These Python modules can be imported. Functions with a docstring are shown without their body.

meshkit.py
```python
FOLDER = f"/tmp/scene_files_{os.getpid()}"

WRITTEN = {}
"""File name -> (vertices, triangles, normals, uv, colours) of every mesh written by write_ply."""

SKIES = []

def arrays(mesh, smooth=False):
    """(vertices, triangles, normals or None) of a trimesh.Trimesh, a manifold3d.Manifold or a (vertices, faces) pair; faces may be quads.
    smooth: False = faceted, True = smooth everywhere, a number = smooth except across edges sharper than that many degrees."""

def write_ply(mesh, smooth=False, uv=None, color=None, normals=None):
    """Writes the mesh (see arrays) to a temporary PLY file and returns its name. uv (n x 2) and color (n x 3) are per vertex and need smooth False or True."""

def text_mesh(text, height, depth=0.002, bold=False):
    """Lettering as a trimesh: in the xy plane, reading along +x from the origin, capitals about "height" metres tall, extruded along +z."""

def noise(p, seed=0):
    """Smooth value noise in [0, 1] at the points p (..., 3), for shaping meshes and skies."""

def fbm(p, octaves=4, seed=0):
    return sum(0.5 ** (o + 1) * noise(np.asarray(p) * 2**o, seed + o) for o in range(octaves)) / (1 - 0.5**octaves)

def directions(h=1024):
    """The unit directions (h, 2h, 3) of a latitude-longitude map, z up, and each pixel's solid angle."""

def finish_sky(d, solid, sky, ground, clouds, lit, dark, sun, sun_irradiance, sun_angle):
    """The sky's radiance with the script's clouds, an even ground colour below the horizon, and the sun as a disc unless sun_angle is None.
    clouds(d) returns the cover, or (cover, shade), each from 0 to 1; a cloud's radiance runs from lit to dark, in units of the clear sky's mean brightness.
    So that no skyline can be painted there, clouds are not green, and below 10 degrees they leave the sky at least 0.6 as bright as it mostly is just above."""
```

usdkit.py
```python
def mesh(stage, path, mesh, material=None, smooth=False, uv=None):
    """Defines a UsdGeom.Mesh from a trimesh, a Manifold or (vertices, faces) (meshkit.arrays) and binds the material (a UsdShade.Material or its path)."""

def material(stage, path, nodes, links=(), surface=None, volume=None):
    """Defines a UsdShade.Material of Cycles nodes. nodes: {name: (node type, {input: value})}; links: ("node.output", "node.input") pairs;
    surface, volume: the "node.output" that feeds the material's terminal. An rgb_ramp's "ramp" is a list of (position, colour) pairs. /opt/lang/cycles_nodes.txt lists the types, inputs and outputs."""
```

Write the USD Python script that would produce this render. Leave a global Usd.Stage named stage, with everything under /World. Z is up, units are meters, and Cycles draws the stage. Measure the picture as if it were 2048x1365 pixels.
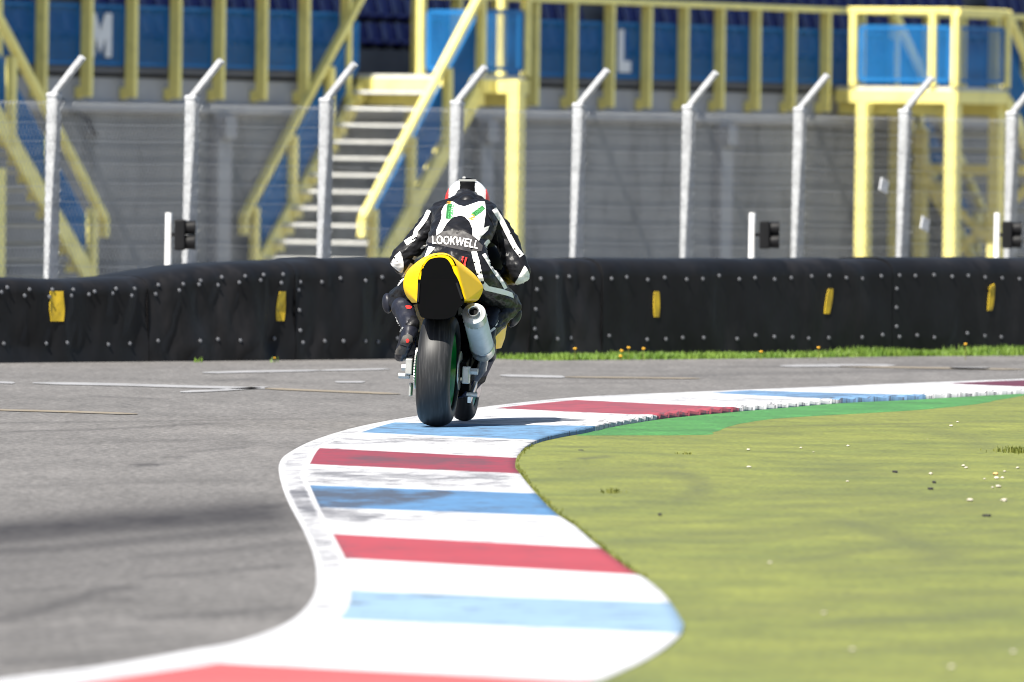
import math, random
import numpy as np, trimesh, usdkit, meshkit
import manifold3d as m3
from scipy.spatial import Delaunay
from scipy import ndimage
import shapely
from shapely.geometry import Polygon, Point, LineString
from pxr import Usd, UsdGeom, UsdLux, UsdShade, Sdf, Gf, Vt

random.seed(7); rng = np.random.default_rng(7)
stage = Usd.Stage.CreateInMemory()
UsdGeom.SetStageUpAxis(stage, 'Z'); UsdGeom.SetStageMetersPerUnit(stage, 1.0)
UsdGeom.Xform.Define(stage, '/World')
# ------------------------------------------------------------------ camera, sky, sun
FOCAL, APER, CAMH = 400.0, 36.0, 1.58
F = 2048 * FOCAL / APER                                             # focal length in photograph pixels
PITCH, ROLL = math.atan(382.5 / F), math.radians(0.75)
EXPOSURE = 1.2
SUN_H, SUN_EL = np.array([-0.50, -0.866]), math.radians(53)
SUN_H = SUN_H / np.linalg.norm(SUN_H)
SUN = np.array([SUN_H[0] * math.cos(SUN_EL), SUN_H[1] * math.cos(SUN_EL), math.sin(SUN_EL)])
cp, sp, cr, sr = math.cos(PITCH), math.sin(PITCH), math.cos(ROLL), math.sin(ROLL)
R0, U0, FW = np.array([1.0, 0, 0]), np.array([0, sp, cp]), np.array([0, cp, -sp])
RT, UP = cr * R0 + sr * U0, -sr * R0 + cr * U0
EYE = np.array([0, 0, CAMH])
cam = UsdGeom.Camera.Define(stage, '/World/camera')
M = np.eye(4); M[0, :3], M[1, :3], M[2, :3], M[3, :3] = RT, UP, -FW, EYE
cam.AddTransformOp().Set(Gf.Matrix4d(*M.ravel().tolist()))
cam.CreateFocalLengthAttr(FOCAL); cam.CreateHorizontalApertureAttr(APER); cam.CreateVerticalApertureAttr(APER * 682 / 1024)
cam.CreateFStopAttr(6.3); cam.CreateFocusDistanceAttr(64.2); cam.CreateExposureAttr(EXPOSURE)
cam.CreateClippingRangeAttr((0.5, 5000.0))
LOOKS = '/World/Looks'
dome = UsdLux.DomeLight.Define(stage, '/World/sky_light')
skym = usdkit.material(stage, LOOKS + '/sky', {'s': ('sky_texture', {'sky_type': 'single_scattering', 'sun_disc': False, 'sun_elevation': SUN_EL, 'sun_rotation': math.atan2(SUN_H[0], SUN_H[1])}),
      'b': ('background_shader', {'strength': 0.05})}, [('s.color', 'b.color')], surface='b.background')
UsdShade.MaterialBindingAPI.Apply(dome.GetPrim()).Bind(skym)
sun = UsdLux.DistantLight.Define(stage, '/World/sun')
sun.CreateIntensityAttr(1.25); sun.CreateAngleAttr(0.53); sun.CreateNormalizeAttr(True); sun.CreateColorAttr((1.0, 0.955, 0.87))
zx = SUN; xx = np.cross([0, 0, 1.0], zx); xx /= np.linalg.norm(xx); yx = np.cross(zx, xx)
M = np.eye(4); M[0, :3], M[1, :3], M[2, :3] = xx, yx, zx
sun.AddTransformOp().Set(Gf.Matrix4d(*M.ravel().tolist()))

# ------------------------------------------------------------------ helpers
def ray(px, py):
    return FW + RT * ((px - 1024) / F) + UP * ((682.5 - py) / F)
def ground(px, py, z=0.0):
    d = ray(px, py); return EYE + d * ((z - CAMH) / d[2])
def at(px, py, Y):                                                  # the point of the line of sight at distance Y
    d = ray(px, py); return EYE + d * (Y / d[1])
def project(p):
    q = np.asarray(p, float) - EYE; w = q @ FW
    return 1024 + F * (q @ RT) / w, 682.5 - F * (q @ UP) / w
def on_plane(px, py, o, n):
    d = ray(px, py); return EYE + d * (np.dot(np.asarray(o) - EYE, n) / np.dot(d, n))
count, LOC = {}, {}
def path_for(name, parent='/World'):
    k = (parent, name); c = count.get(k, 0); count[k] = c + 1
    return f'{parent}/{name}' + (f'_{c:03d}' if c else '')
def tag(prim, label=None, cat=None, group=None, kind=None):
    for k, v in (('label', label), ('category', cat), ('group', group), ('kind', kind)):
        if v: prim.SetCustomDataByKey(k, v)
def thing(name, label, cat, loc=(0, 0, 0), group=None, kind=None):
    p = path_for(name); x = UsdGeom.Xform.Define(stage, p); x.AddTranslateOp().Set(Gf.Vec3d(*map(float, loc)))
    tag(x.GetPrim(), label, cat, group, kind); LOC[p] = np.asarray(loc, float); return p
def obj(name, mesh, mat, parent='/World', smooth=30, label=None, cat=None, group=None, kind=None, attrs=None):
    if isinstance(mesh, list): mesh = trimesh.util.concatenate(mesh)
    p = path_for(name, parent); off = LOC.get(parent, np.zeros(3)); LOC[p] = off
    if hasattr(mesh, 'to_mesh'):
        mm = mesh.to_mesh(); mesh = trimesh.Trimesh(mm.vert_properties[:, :3], mm.tri_verts, process=False)
    v, f = np.asarray(mesh.vertices) - off, np.asarray(mesh.faces)
    pr = usdkit.mesh(stage, p, (v, f), mat, smooth=True if attrs else smooth)
    for k, a in (attrs or {}).items():
        UsdGeom.PrimvarsAPI(pr).CreatePrimvar(k, Sdf.ValueTypeNames.FloatArray, 'vertex').Set(Vt.FloatArray.FromNumpy(np.asarray(a, np.float32)))
    tag(pr.GetPrim(), label, cat, group, kind)
    return p
def copy_of(src, loc, label=None, group=None):
    name = src.split('/')[-1]; p = path_for(name); x = UsdGeom.Xform.Define(stage, p); x.AddTranslateOp().Set(Gf.Vec3d(*map(float, loc)))
    was = stage.GetPrimAtPath(src).GetCustomData()
    tag(x.GetPrim(), label or was.get('label'), was.get('category'), group or was.get('group'))
    x.GetPrim().GetReferences().AddInternalReference(src); x.GetPrim().SetInstanceable(True); return p
def frame(a, b, up=(0, 0, 1)):
    a, b = np.asarray(a, float), np.asarray(b, float); y = b - a; L = np.linalg.norm(y); y = y / L
    u = np.asarray(up, float)
    if abs(y @ u) > 0.98: u = np.array([1.0, 0, 0])
    x = np.cross(y, u); x /= np.linalg.norm(x); return x, y, np.cross(x, y), L
def bar(a, b, w, h, up=(0, 0, 1), ch=0.12):                         # a chamfered bar from a to b: w across, h along "up"
    x, y, z, L = frame(a, b, up); c = ch * min(w, h)
    s = [(-w/2 + c, -h/2), (w/2 - c, -h/2), (w/2, -h/2 + c), (w/2, h/2 - c), (w/2 - c, h/2), (-w/2 + c, h/2), (-w/2, h/2 - c), (-w/2, -h/2 + c)]
    m = trimesh.creation.extrude_polygon(Polygon(s), L)
    v = m.vertices; m.vertices = np.asarray(a) + v[:, :1] * x + v[:, 1:2] * z + v[:, 2:3] * y
    if np.linalg.det(np.stack([x, z, y])) < 0: m.invert()
    return m
def tube(a, b, r, n=14, r2=None):
    x, y, z, L = frame(a, b); ang = np.arange(n) * 2 * np.pi / n; r2 = r if r2 is None else r2
    c = np.cos(ang)[:, None] * x + np.sin(ang)[:, None] * z
    v = np.vstack([np.asarray(a) + c * r, np.asarray(b) + c * r2, [a], [b]]); f = []
    for i in range(n):
        j = (i + 1) % n
        f += [(i, i + n, j), (j, i + n, j + n), (2 * n, i, j), (2 * n + 1, j + n, i + n)]
    m = trimesh.Trimesh(v, f, process=False); m.fix_normals(); return m
def pipe(pts, r, n=10):
    pts = [np.asarray(p, float) for p in pts]
    out = [tube(a, b, r, n) for a, b in zip(pts[:-1], pts[1:])]
    for p in pts[1:-1]:
        s = trimesh.creation.icosphere(1, r); s.apply_translation(p); out.append(s)
    return trimesh.util.concatenate(out)
def box(c, size, axes=None):
    m = trimesh.creation.box(size)
    e = np.argmax
    if axes is not None: m.vertices = m.vertices @ np.asarray(axes)
    m.apply_translation(c); return m
def rbox(c, size, r=0.01, axes=None, n=6):                          # rounded box
    h = np.maximum(np.asarray(size) / 2 - r, 1e-4)
    sph = trimesh.creation.icosphere(1, r).vertices
    pts = np.vstack([sph + h * np.array(s) for s in np.ndindex(2, 2, 2) for s in [np.array(s) * 2 - 1]])
    m = trimesh.convex.convex_hull(pts)
    if axes is not None: m.vertices = m.vertices @ np.asarray(axes)
    m.apply_translation(c); return m
def revolve(profile, n=48, caps=False):                             # profile of (radius, height) about +z
    return trimesh.creation.revolve(np.asarray(profile, float), sections=n)
def place(m, o, x, y, z):                                           # local axes x, y, z to the world at o
    m = m.copy(); m.vertices = np.asarray(o) + m.vertices @ np.stack([x, y, z]); return m
def hull_chain(chain, res=2):                                       # [(p, r), (p, r)] -> manifold hull
    pts = np.vstack([trimesh.creation.icosphere(res, r).vertices + p for p, r in chain])
    return m3.Manifold.hull_points(pts)
def to_tri(man):
    mm = man.to_mesh(); return trimesh.Trimesh(mm.vert_properties[:, :3].copy(), mm.tri_verts.copy(), process=True)
def blend(chains, edge=0.012, it=24):
    man = m3.Manifold.batch_boolean([hull_chain(c) for c in chains], m3.OpType.Add).refine_to_length(edge)
    t = to_tri(man); trimesh.smoothing.filter_taubin(t, iterations=it); return t
def sheet_grid(px_poly, spacing):
    """Points filling a polygon: its densified outline and a grid inside; returns points and triangles."""
    P = Polygon(px_poly).buffer(0)
    if P.geom_type != 'Polygon': P = max(P.geoms, key=lambda g: g.area)
    ring = np.array(P.segmentize(spacing).exterior.coords)[:-1]
    x0, y0, x1, y1 = P.bounds
    gx, gy = np.meshgrid(np.arange(x0, x1 + spacing, spacing), np.arange(y0, y1 + spacing, spacing))
    g = np.stack([gx.ravel(), gy.ravel()], 1)
    inner = P.buffer(-spacing * 0.45)
    g = g[shapely.contains_xy(inner, g[:, 0], g[:, 1])] if not inner.is_empty else g[:0]
    pts = np.vstack([ring, g]); tri = Delaunay(pts).simplices; c = pts[tri].mean(1)
    tri = tri[shapely.contains_xy(P, c[:, 0], c[:, 1])]
    a, b, d = pts[tri[:, 0]], pts[tri[:, 1]], pts[tri[:, 2]]
    flip = ((b - a)[:, 0] * (d - a)[:, 1] - (b - a)[:, 1] * (d - a)[:, 0]) < 0
    tri[flip] = tri[flip][:, [0, 2, 1]]
    return pts, tri
def seg_dist(p, a, b):
    ab = b - a; t = np.clip(((p - a) @ ab) / (ab @ ab), 0, 1); return np.linalg.norm(p - a - t[:, None] * ab, axis=1), t

# ------------------------------------------------------------------ materials
def mat(name, color, rough=0.5, metal=0.0, spec=0.5, var=0.12, scale=6.0, bump=0.0, bscale=60.0, coat=0.0, dirt=None, dirt_amt=0.5, dirt_scale=3.0, stretch=(1, 1, 1)):
    c = np.array(color, float)
    n = {'g': ('geometry', {}), 'mp': ('mapping', {'scale': stretch}), 'n': ('noise_texture', {'scale': scale, 'detail': 5.0, 'roughness': 0.6}),
         'r': ('rgb_ramp', {'ramp': [(0.3, tuple(c * (1 - var))), (0.7, tuple(np.minimum(c * (1 + var), 0.95)))]}),
         'p': ('principled_bsdf', {'roughness': rough, 'metallic': metal, 'specular_ior_level': spec, 'coat_weight': coat})}
    l = [('g.position', 'mp.vector'), ('mp.vector', 'n.vector'), ('n.fac', 'r.fac')]
    last = 'r.color'
    if dirt is not None:
        n['dn'] = ('noise_texture', {'scale': dirt_scale, 'detail': 8.0, 'roughness': 0.7}); n['dr'] = ('map_range', {'from_min': 0.52, 'from_max': 0.68, 'to_min': 0.0, 'to_max': dirt_amt, 'clamp': True})
        n['dm'] = ('mix_color', {'b': dirt})
        l += [('mp.vector', 'dn.vector'), ('dn.fac', 'dr.value'), ('dr.result', 'dm.fac'), (last, 'dm.a')]; last = 'dm.result'
    l.append((last, 'p.base_color'))
    if bump:
        n['bn'] = ('noise_texture', {'scale': bscale, 'detail': 4.0}); n['b'] = ('bump', {'strength': bump, 'distance': 0.01})
        l += [('g.position', 'bn.vector'), ('bn.fac', 'b.height'), ('b.normal', 'p.normal')]
    return usdkit.material(stage, f'{LOOKS}/{name}', n, l, surface='p.BSDF')

YELLOW = mat('yellow_paint', (0.85, 0.75, 0.25), 0.42, var=0.07, scale=3, dirt=(0.30, 0.27, 0.10), dirt_amt=0.35, dirt_scale=5)
BLUE_MESH = mat('blue_panel', (0.014, 0.135, 0.36), 0.5, spec=0.2, var=0.12, scale=2)
SEAT_BLUE = mat('seat_plastic', (0.008, 0.013, 0.16), 0.3, spec=0.5, var=0.25, scale=2)
CONCRETE = mat('concrete', (0.22, 0.217, 0.215), 0.9, var=0.18, scale=0.9, bump=0.3, bscale=14, dirt=(0.09, 0.085, 0.08), dirt_amt=0.7, dirt_scale=1.3, stretch=(1, 1, 0.45))
CONCRETE2 = mat('pale_concrete', (0.33, 0.33, 0.345), 0.9, var=0.1, scale=2, bump=0.2, bscale=14)
CONCRETE3 = mat('dark_concrete', (0.10, 0.10, 0.108), 0.9, var=0.2, scale=1.5)
GALV = mat('galvanised_steel', (0.42, 0.43, 0.445), 0.6, metal=0.1, var=0.2, scale=14, bump=0.5, bscale=30, dirt=(0.20, 0.205, 0.21), dirt_amt=0.5, dirt_scale=9)
TREAD = mat('stair_tread', (0.55, 0.55, 0.53), 0.55, var=0.12, scale=8)
WIRE = mat('fence_wire', (0.40, 0.41, 0.42), 0.5, metal=0.3, var=0.1)
RUBBER = mat('rubber_belt', (0.008, 0.008, 0.009), 0.5, spec=0.22, var=0.4, scale=2.2, bump=0.25, bscale=9, dirt=(0.024, 0.022, 0.023), dirt_amt=0.7, dirt_scale=1.5, stretch=(1, 1, 0.5))
STEEL = mat('steel', (0.62, 0.61, 0.58), 0.32, metal=0.9, var=0.12, scale=30)
BOLT = mat('washer_steel', (0.20, 0.205, 0.225), 0.5, metal=0.4, var=0.2, scale=30)
MARK_Y = mat('yellow_mark', (0.62, 0.42, 0.02), 0.6, var=0.2, scale=9, dirt=(0.2, 0.15, 0.03), dirt_amt=0.7, dirt_scale=14)
WHITE = mat('white_paint', (0.78, 0.78, 0.78), 0.5, var=0.05)
LETTER = mat('letter_white', (0.62, 0.63, 0.66), 0.6, var=0.06)
BLACK = mat('black_plastic', (0.008, 0.008, 0.009), 0.5, spec=0.2, var=0.2)
TYRE = mat('tyre_rubber', (0.015, 0.015, 0.016), 0.50, spec=0.35, var=0.5, scale=1.0, dirt=(0.075, 0.072, 0.07), dirt_amt=0.6, dirt_scale=1.0, stretch=(75, 4, 4))
RIM = mat('green_rim', (0.005, 0.26, 0.045), 0.3, var=0.1, coat=0.5)
BIKE_Y = mat('bike_yellow', (0.86, 0.53, 0.003), 0.38, spec=0.16, var=0.03)
BIKE_K = mat('bike_black', (0.0015, 0.0015, 0.0018), 0.6, spec=0.06, var=0.2)
BIKE_DB = mat('belly_blue', (0.012, 0.018, 0.045), 0.6, spec=0.1, var=0.3, scale=12)
SILENCER = mat('silencer_titanium', (0.50, 0.53, 0.56), 0.55, metal=0.3, var=0.1, scale=18)
ALLOY = mat('alloy', (0.46, 0.46, 0.44), 0.4, metal=0.6, var=0.1, scale=20)
LEATHER = mat('black_leather', (0.009, 0.009, 0.011), 0.42, spec=0.22, var=0.3, scale=20, bump=0.35, bscale=26)
LEATHER_W = mat('white_leather', (0.76, 0.75, 0.74), 0.5, var=0.05, scale=16, bump=0.12, bscale=30)
LEATHER_G = mat('worn_leather', (0.045, 0.042, 0.042), 0.6, var=0.3, scale=20, bump=0.3, bscale=40)
BOOT = mat('boot', (0.012, 0.013, 0.021), 0.42, spec=0.35, var=0.3, scale=20, bump=0.15, bscale=40)
SOLE = mat('boot_sole', (0.07, 0.065, 0.06), 0.8, var=0.2, scale=30)
RED = mat('red_paint', (0.62, 0.035, 0.03), 0.4, var=0.08)
GREEN_T = mat('green_print', (0.07, 0.33, 0.10), 0.5, var=0.08)
ORANGE_T = mat('orange_print', (0.75, 0.33, 0.03), 0.5, var=0.08)
HELM_W = mat('helmet_white', (0.80, 0.80, 0.80), 0.2, var=0.03, coat=0.7)
STONE = mat('stone', (0.44, 0.40, 0.33), 0.8, var=0.25, scale=40)
FLOWER = mat('flower_yellow', (0.75, 0.40, 0.01), 0.6, var=0.15)
ROOF = mat('roof_metal', (0.30, 0.31, 0.33), 0.6, var=0.1)

def leaf_mat(name, c1, c2):
    return usdkit.material(stage, f'{LOOKS}/{name}', {'o': ('geometry', {}), 'n': ('noise_texture', {'scale': 4.0, 'detail': 4.0}), 'r': ('rgb_ramp', {'ramp': [(0.3, c1), (0.7, c2)]}),
        'd': ('principled_bsdf', {'roughness': 0.6}), 't': ('translucent_bsdf', {}), 'm': ('mix_closure', {'fac': 0.35})},
        [('o.position', 'n.vector'), ('n.fac', 'r.fac'), ('r.color', 'd.base_color'), ('r.color', 't.color'), ('d.BSDF', 'm.closure1'), ('t.BSDF', 'm.closure2')], surface='m.closure')
GRASS = leaf_mat('grass_blades', (0.10, 0.20, 0.02), (0.22, 0.33, 0.05))
WEED = leaf_mat('weed', (0.12, 0.15, 0.02), (0.22, 0.22, 0.05))

# asphalt: aggregate grain, broad patches and rubber laid along the racing line (primvar "rubber")
ASPHALT = usdkit.material(stage, LOOKS + '/asphalt', {
    'g': ('geometry', {}), 'm1': ('mapping', {'rotation': (0, 0, 0.0), 'scale': (26.0, 9.0, 1)}), 'n1': ('noise_texture', {'scale': 1.0, 'detail': 5.0, 'roughness': 0.75}), 'n2': ('noise_texture', {'scale': 0.5, 'detail': 4.0}),
    'mp': ('mapping', {'rotation': (0, 0, 0.28), 'scale': (5.0, 0.8, 1)}), 'n3': ('noise_texture', {'scale': 1.0, 'detail': 6.0, 'roughness': 0.65}),
    'r1': ('rgb_ramp', {'ramp': [(0.34, (0.076, 0.072, 0.070)), (0.5, (0.124, 0.118, 0.115)), (0.66, (0.188, 0.180, 0.175))]}),
    'r2': ('map_range', {'from_min': 0.3, 'from_max': 0.7, 'to_min': 0.86, 'to_max': 1.12, 'clamp': True}),
    'r3': ('map_range', {'from_min': 0.35, 'from_max': 0.65, 'to_min': 0.84, 'to_max': 1.08, 'clamp': True}),
    'mm': ('math', {'math_type': 'multiply'}), 'sc': ('vector_math', {'math_type': 'scale'}),
    'a': ('attribute', {'attribute': 'rubber'}), 'rn': ('map_range', {'from_min': 0.3, 'from_max': 0.62, 'to_min': 0.72, 'to_max': 1.0, 'clamp': True}), 'ra': ('math', {'math_type': 'multiply', 'use_clamp': True}),
    'mx': ('mix_color', {'b': (0.018, 0.016, 0.018)}), 'b': ('bump', {'strength': 0.5, 'distance': 0.006}), 'p': ('principled_bsdf', {'roughness': 0.85, 'specular_ior_level': 0.35})},
    [('g.position', 'm1.vector'), ('m1.vector', 'n1.vector'), ('g.position', 'n2.vector'), ('g.position', 'mp.vector'), ('mp.vector', 'n3.vector'), ('n1.fac', 'r1.fac'), ('n2.fac', 'r2.value'), ('n3.fac', 'r3.value'),
     ('r2.result', 'mm.value1'), ('r3.result', 'mm.value2'), ('r1.color', 'sc.vector1'), ('mm.value', 'sc.scale'), ('a.fac', 'ra.value1'), ('n3.fac', 'rn.value'), ('rn.result', 'ra.value2'),
     ('sc.vector', 'mx.a'), ('ra.value', 'mx.fac'), ('mx.result', 'p.base_color'), ('n1.fac', 'b.height'), ('b.normal', 'p.normal')], surface='p.BSDF')

def turf_mat(name, lo, mid, hi, markcol):
    return usdkit.material(stage, f'{LOOKS}/{name}', {
    'g': ('geometry', {}), 'm1': ('mapping', {'rotation': (0, 0, 0.0), 'scale': (30.0, 13.0, 1)}), 'n1': ('noise_texture', {'scale': 1.0, 'detail': 5.0, 'roughness': 0.75}), 'n2': ('noise_texture', {'scale': 0.8, 'detail': 6.0, 'roughness': 0.65}),
    'mp': ('mapping', {'rotation': (0, 0, 0.5), 'scale': (3.5, 2.0, 1)}), 'n3': ('noise_texture', {'scale': 1.0, 'detail': 5.0}),
    'r2': ('rgb_ramp', {'ramp': [(0.3, lo), (0.5, mid), (0.72, hi)]}), 'r1': ('map_range', {'from_min': 0.34, 'from_max': 0.66, 'to_min': 0.62, 'to_max': 1.32, 'clamp': True}),
    'r3': ('map_range', {'from_min': 0.35, 'from_max': 0.65, 'to_min': 0.82, 'to_max': 1.1, 'clamp': True}), 'mm': ('math', {'math_type': 'multiply'}), 'sc': ('vector_math', {'math_type': 'scale'}),
    'a': ('attribute', {'attribute': 'rubber'}), 'rn': ('map_range', {'from_min': 0.3, 'from_max': 0.6, 'to_min': 0.3, 'to_max': 1.0, 'clamp': True}), 'ra': ('math', {'math_type': 'multiply', 'use_clamp': True}), 'mx': ('mix_color', {'b': markcol}),
    'b': ('bump', {'strength': 0.7, 'distance': 0.012}), 'p': ('principled_bsdf', {'roughness': 0.9, 'specular_ior_level': 0.2, 'sheen_weight': 0.15})},
    [('g.position', 'm1.vector'), ('m1.vector', 'n1.vector'), ('g.position', 'n2.vector'), ('g.position', 'mp.vector'), ('mp.vector', 'n3.vector'), ('n2.fac', 'r2.fac'), ('n1.fac', 'r1.value'), ('n3.fac', 'r3.value'),
     ('r1.result', 'mm.value1'), ('r3.result', 'mm.value2'), ('r2.color', 'sc.vector1'), ('mm.value', 'sc.scale'), ('a.fac', 'ra.value1'), ('n3.fac', 'rn.value'), ('rn.result', 'ra.value2'),
     ('sc.vector', 'mx.a'), ('ra.value', 'mx.fac'), ('mx.result', 'p.base_color'), ('n1.fac', 'b.height'), ('b.normal', 'p.normal')], surface='p.BSDF')
TURF = turf_mat('turf', (0.098, 0.118, 0.016), (0.134, 0.151, 0.018), (0.172, 0.186, 0.023), (0.040, 0.044, 0.016))
TURF_G = turf_mat('fresh_turf', (0.025, 0.125, 0.022), (0.034, 0.165, 0.030), (0.048, 0.20, 0.038), (0.03, 0.09, 0.02))
SOIL = mat('ground', (0.16, 0.15, 0.12), 0.95, var=0.3, scale=0.3)

def kerb_paint(name, color, wear):
    """Painted concrete: tyre rubber scuffs along the travel direction and paint worn off (primvar "rubber" says where)."""
    c = np.array(color)
    return usdkit.material(stage, f'{LOOKS}/{name}', {
    'g': ('geometry', {}), 'mp': ('mapping', {'rotation': (0, 0, 0.35), 'scale': (5.0, 9.0, 1)}), 'n1': ('noise_texture', {'scale': 1.0, 'detail': 9.0, 'roughness': 0.72}),
    'n2': ('noise_texture', {'scale': 1.4, 'detail': 4.0}), 'n4': ('noise_texture', {'scale': 90.0, 'detail': 3.0}),
    'a': ('attribute', {'attribute': 'rubber'}), 'th': ('map_range', {'from_min': 0.0, 'from_max': 1.0, 'to_min': 0.62, 'to_max': 0.36, 'clamp': True}),
    'df': ('math', {'math_type': 'subtract'}), 'am': ('map_range', {'from_min': 0.0, 'from_max': 0.07, 'to_min': 0.0, 'to_max': wear, 'clamp': True}),
    'r2': ('rgb_ramp', {'ramp': [(0.3, tuple(c * 0.9)), (0.7, tuple(np.minimum(c * 1.06, 0.86)))]}),
    'mx': ('mix_color', {'b': (0.050, 0.050, 0.060)}), 'b': ('bump', {'strength': 0.25, 'distance': 0.004}), 'p': ('principled_bsdf', {'roughness': 0.6, 'specular_ior_level': 0.35})},
    [('g.position', 'mp.vector'), ('mp.vector', 'n1.vector'), ('g.position', 'n2.vector'), ('g.position', 'n4.vector'), ('a.fac', 'th.value'), ('n1.fac', 'df.value1'), ('th.result', 'df.value2'), ('df.value', 'am.value'),
     ('n2.fac', 'r2.fac'), ('r2.color', 'mx.a'), ('am.result', 'mx.fac'), ('mx.result', 'p.base_color'), ('n4.fac', 'b.height'), ('b.normal', 'p.normal')], surface='p.BSDF')
K_WHITE = kerb_paint('kerb_white', (0.52, 0.52, 0.535), 0.80)
K_REDS = [kerb_paint(f'kerb_red_{n}', c, 0.75) for n, c in (('bright', (0.42, 0.085, 0.085)), ('faded', (0.30, 0.045, 0.058)), ('dark', (0.225, 0.032, 0.05)), ('dusty', (0.25, 0.05, 0.066)))]
K_DRED = kerb_paint('kerb_dark_red', (0.10, 0.016, 0.035), 0.75)
K_BLUES = [kerb_paint(f'kerb_blue_{n}', c, 0.88) for n, c in (('pale', (0.20, 0.30, 0.41)), ('deep', (0.075, 0.175, 0.325)), ('faded', (0.11, 0.22, 0.365)), ('dusty', (0.12, 0.22, 0.36)))]
LINE_W = kerb_paint('line_white', (0.43, 0.43, 0.445), 0.85)

# ------------------------------------------------------------------ ground, track
ys = [-150, 20, 100.5, 104, 130, 600]; zs = [-0.03, -0.03, -0.03, -0.42, -0.42, -0.42]
v = np.array([(x, y, z) for y, z in zip(ys, zs) for x in (-400, 400)], float)
f = [t for i in range(len(ys) - 1) for t in ((2*i, 2*i+1, 2*i+3), (2*i, 2*i+3, 2*i+2))]
obj('ground', trimesh.Trimesh(v, f, process=False), SOIL, kind='structure')

OUT = [(-700, 1440), (-300, 1398), (0, 1357.6), (195, 1333), (390, 1299), (487, 1280), (575, 1245.5), (618.6, 1206.6), (633, 1167.6), (628, 1114), (606, 1060), (575, 1002), (559, 953), (560, 924), (580, 904.6), (630, 880), (716, 854), (828, 833), (943, 817.6), (1032, 806.5), (1153, 795), (1256, 789.6), (1460, 781), (1665, 773), (1870, 764.6), (2048, 758), (2300, 748)]
INN = [(-600, 1475), (-250, 1430), (170, 1365), (438, 1326), (560, 1290), (640, 1262), (677, 1239), (698, 1210), (702, 1181), (700, 1150), (690.6, 1117), (666, 1068), (639.6, 1015), (619.7, 970.6), (612, 948), (619.7, 928.5), (639.6, 896.5), (675, 880), (721.7, 865), (790, 845), (880, 830), (992, 816.5), (1153, 800), (1256, 793.5), (1420, 786), (1502, 781), (1700, 774.5), (1895, 767), (2000, 762.5), (2300, 752)]
RIGHT = [(300, 1600), (700, 1500), (1000, 1430), (1183, 1365), (1225, 1349), (1304, 1312), (1355, 1275), (1366, 1254), (1364, 1242), (1331, 1192), (1294, 1159), (1257, 1137.5), (1188, 1085), (1151, 1053), (1105, 1021.6), (1063, 977), (1038.6, 946), (1030.7, 935), (1032, 919.6), (1039, 907), (1050, 893), (1080, 876), (1129.5, 862), (1185, 853), (1230, 844), (1307, 832), (1358, 826), (1468, 816), (1553, 809), (1670, 799.5), (1758, 795), (1839, 791.5), (1896, 788), (2048, 780), (2300, 768)]
KZ = 0.035                                                          # the kerb's raised inner edge
out_w = np.array([ground(*p, 0.004) for p in OUT]); inn_w = np.array([ground(*p, 0.009) for p in INN]); kz = lambda Y: 0.012 + 0.026 * np.clip((Y - 59) / 5, 0, 1); right_w = np.array([ground(*p, kz(ground(*p)[1])) for p in RIGHT])
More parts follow.
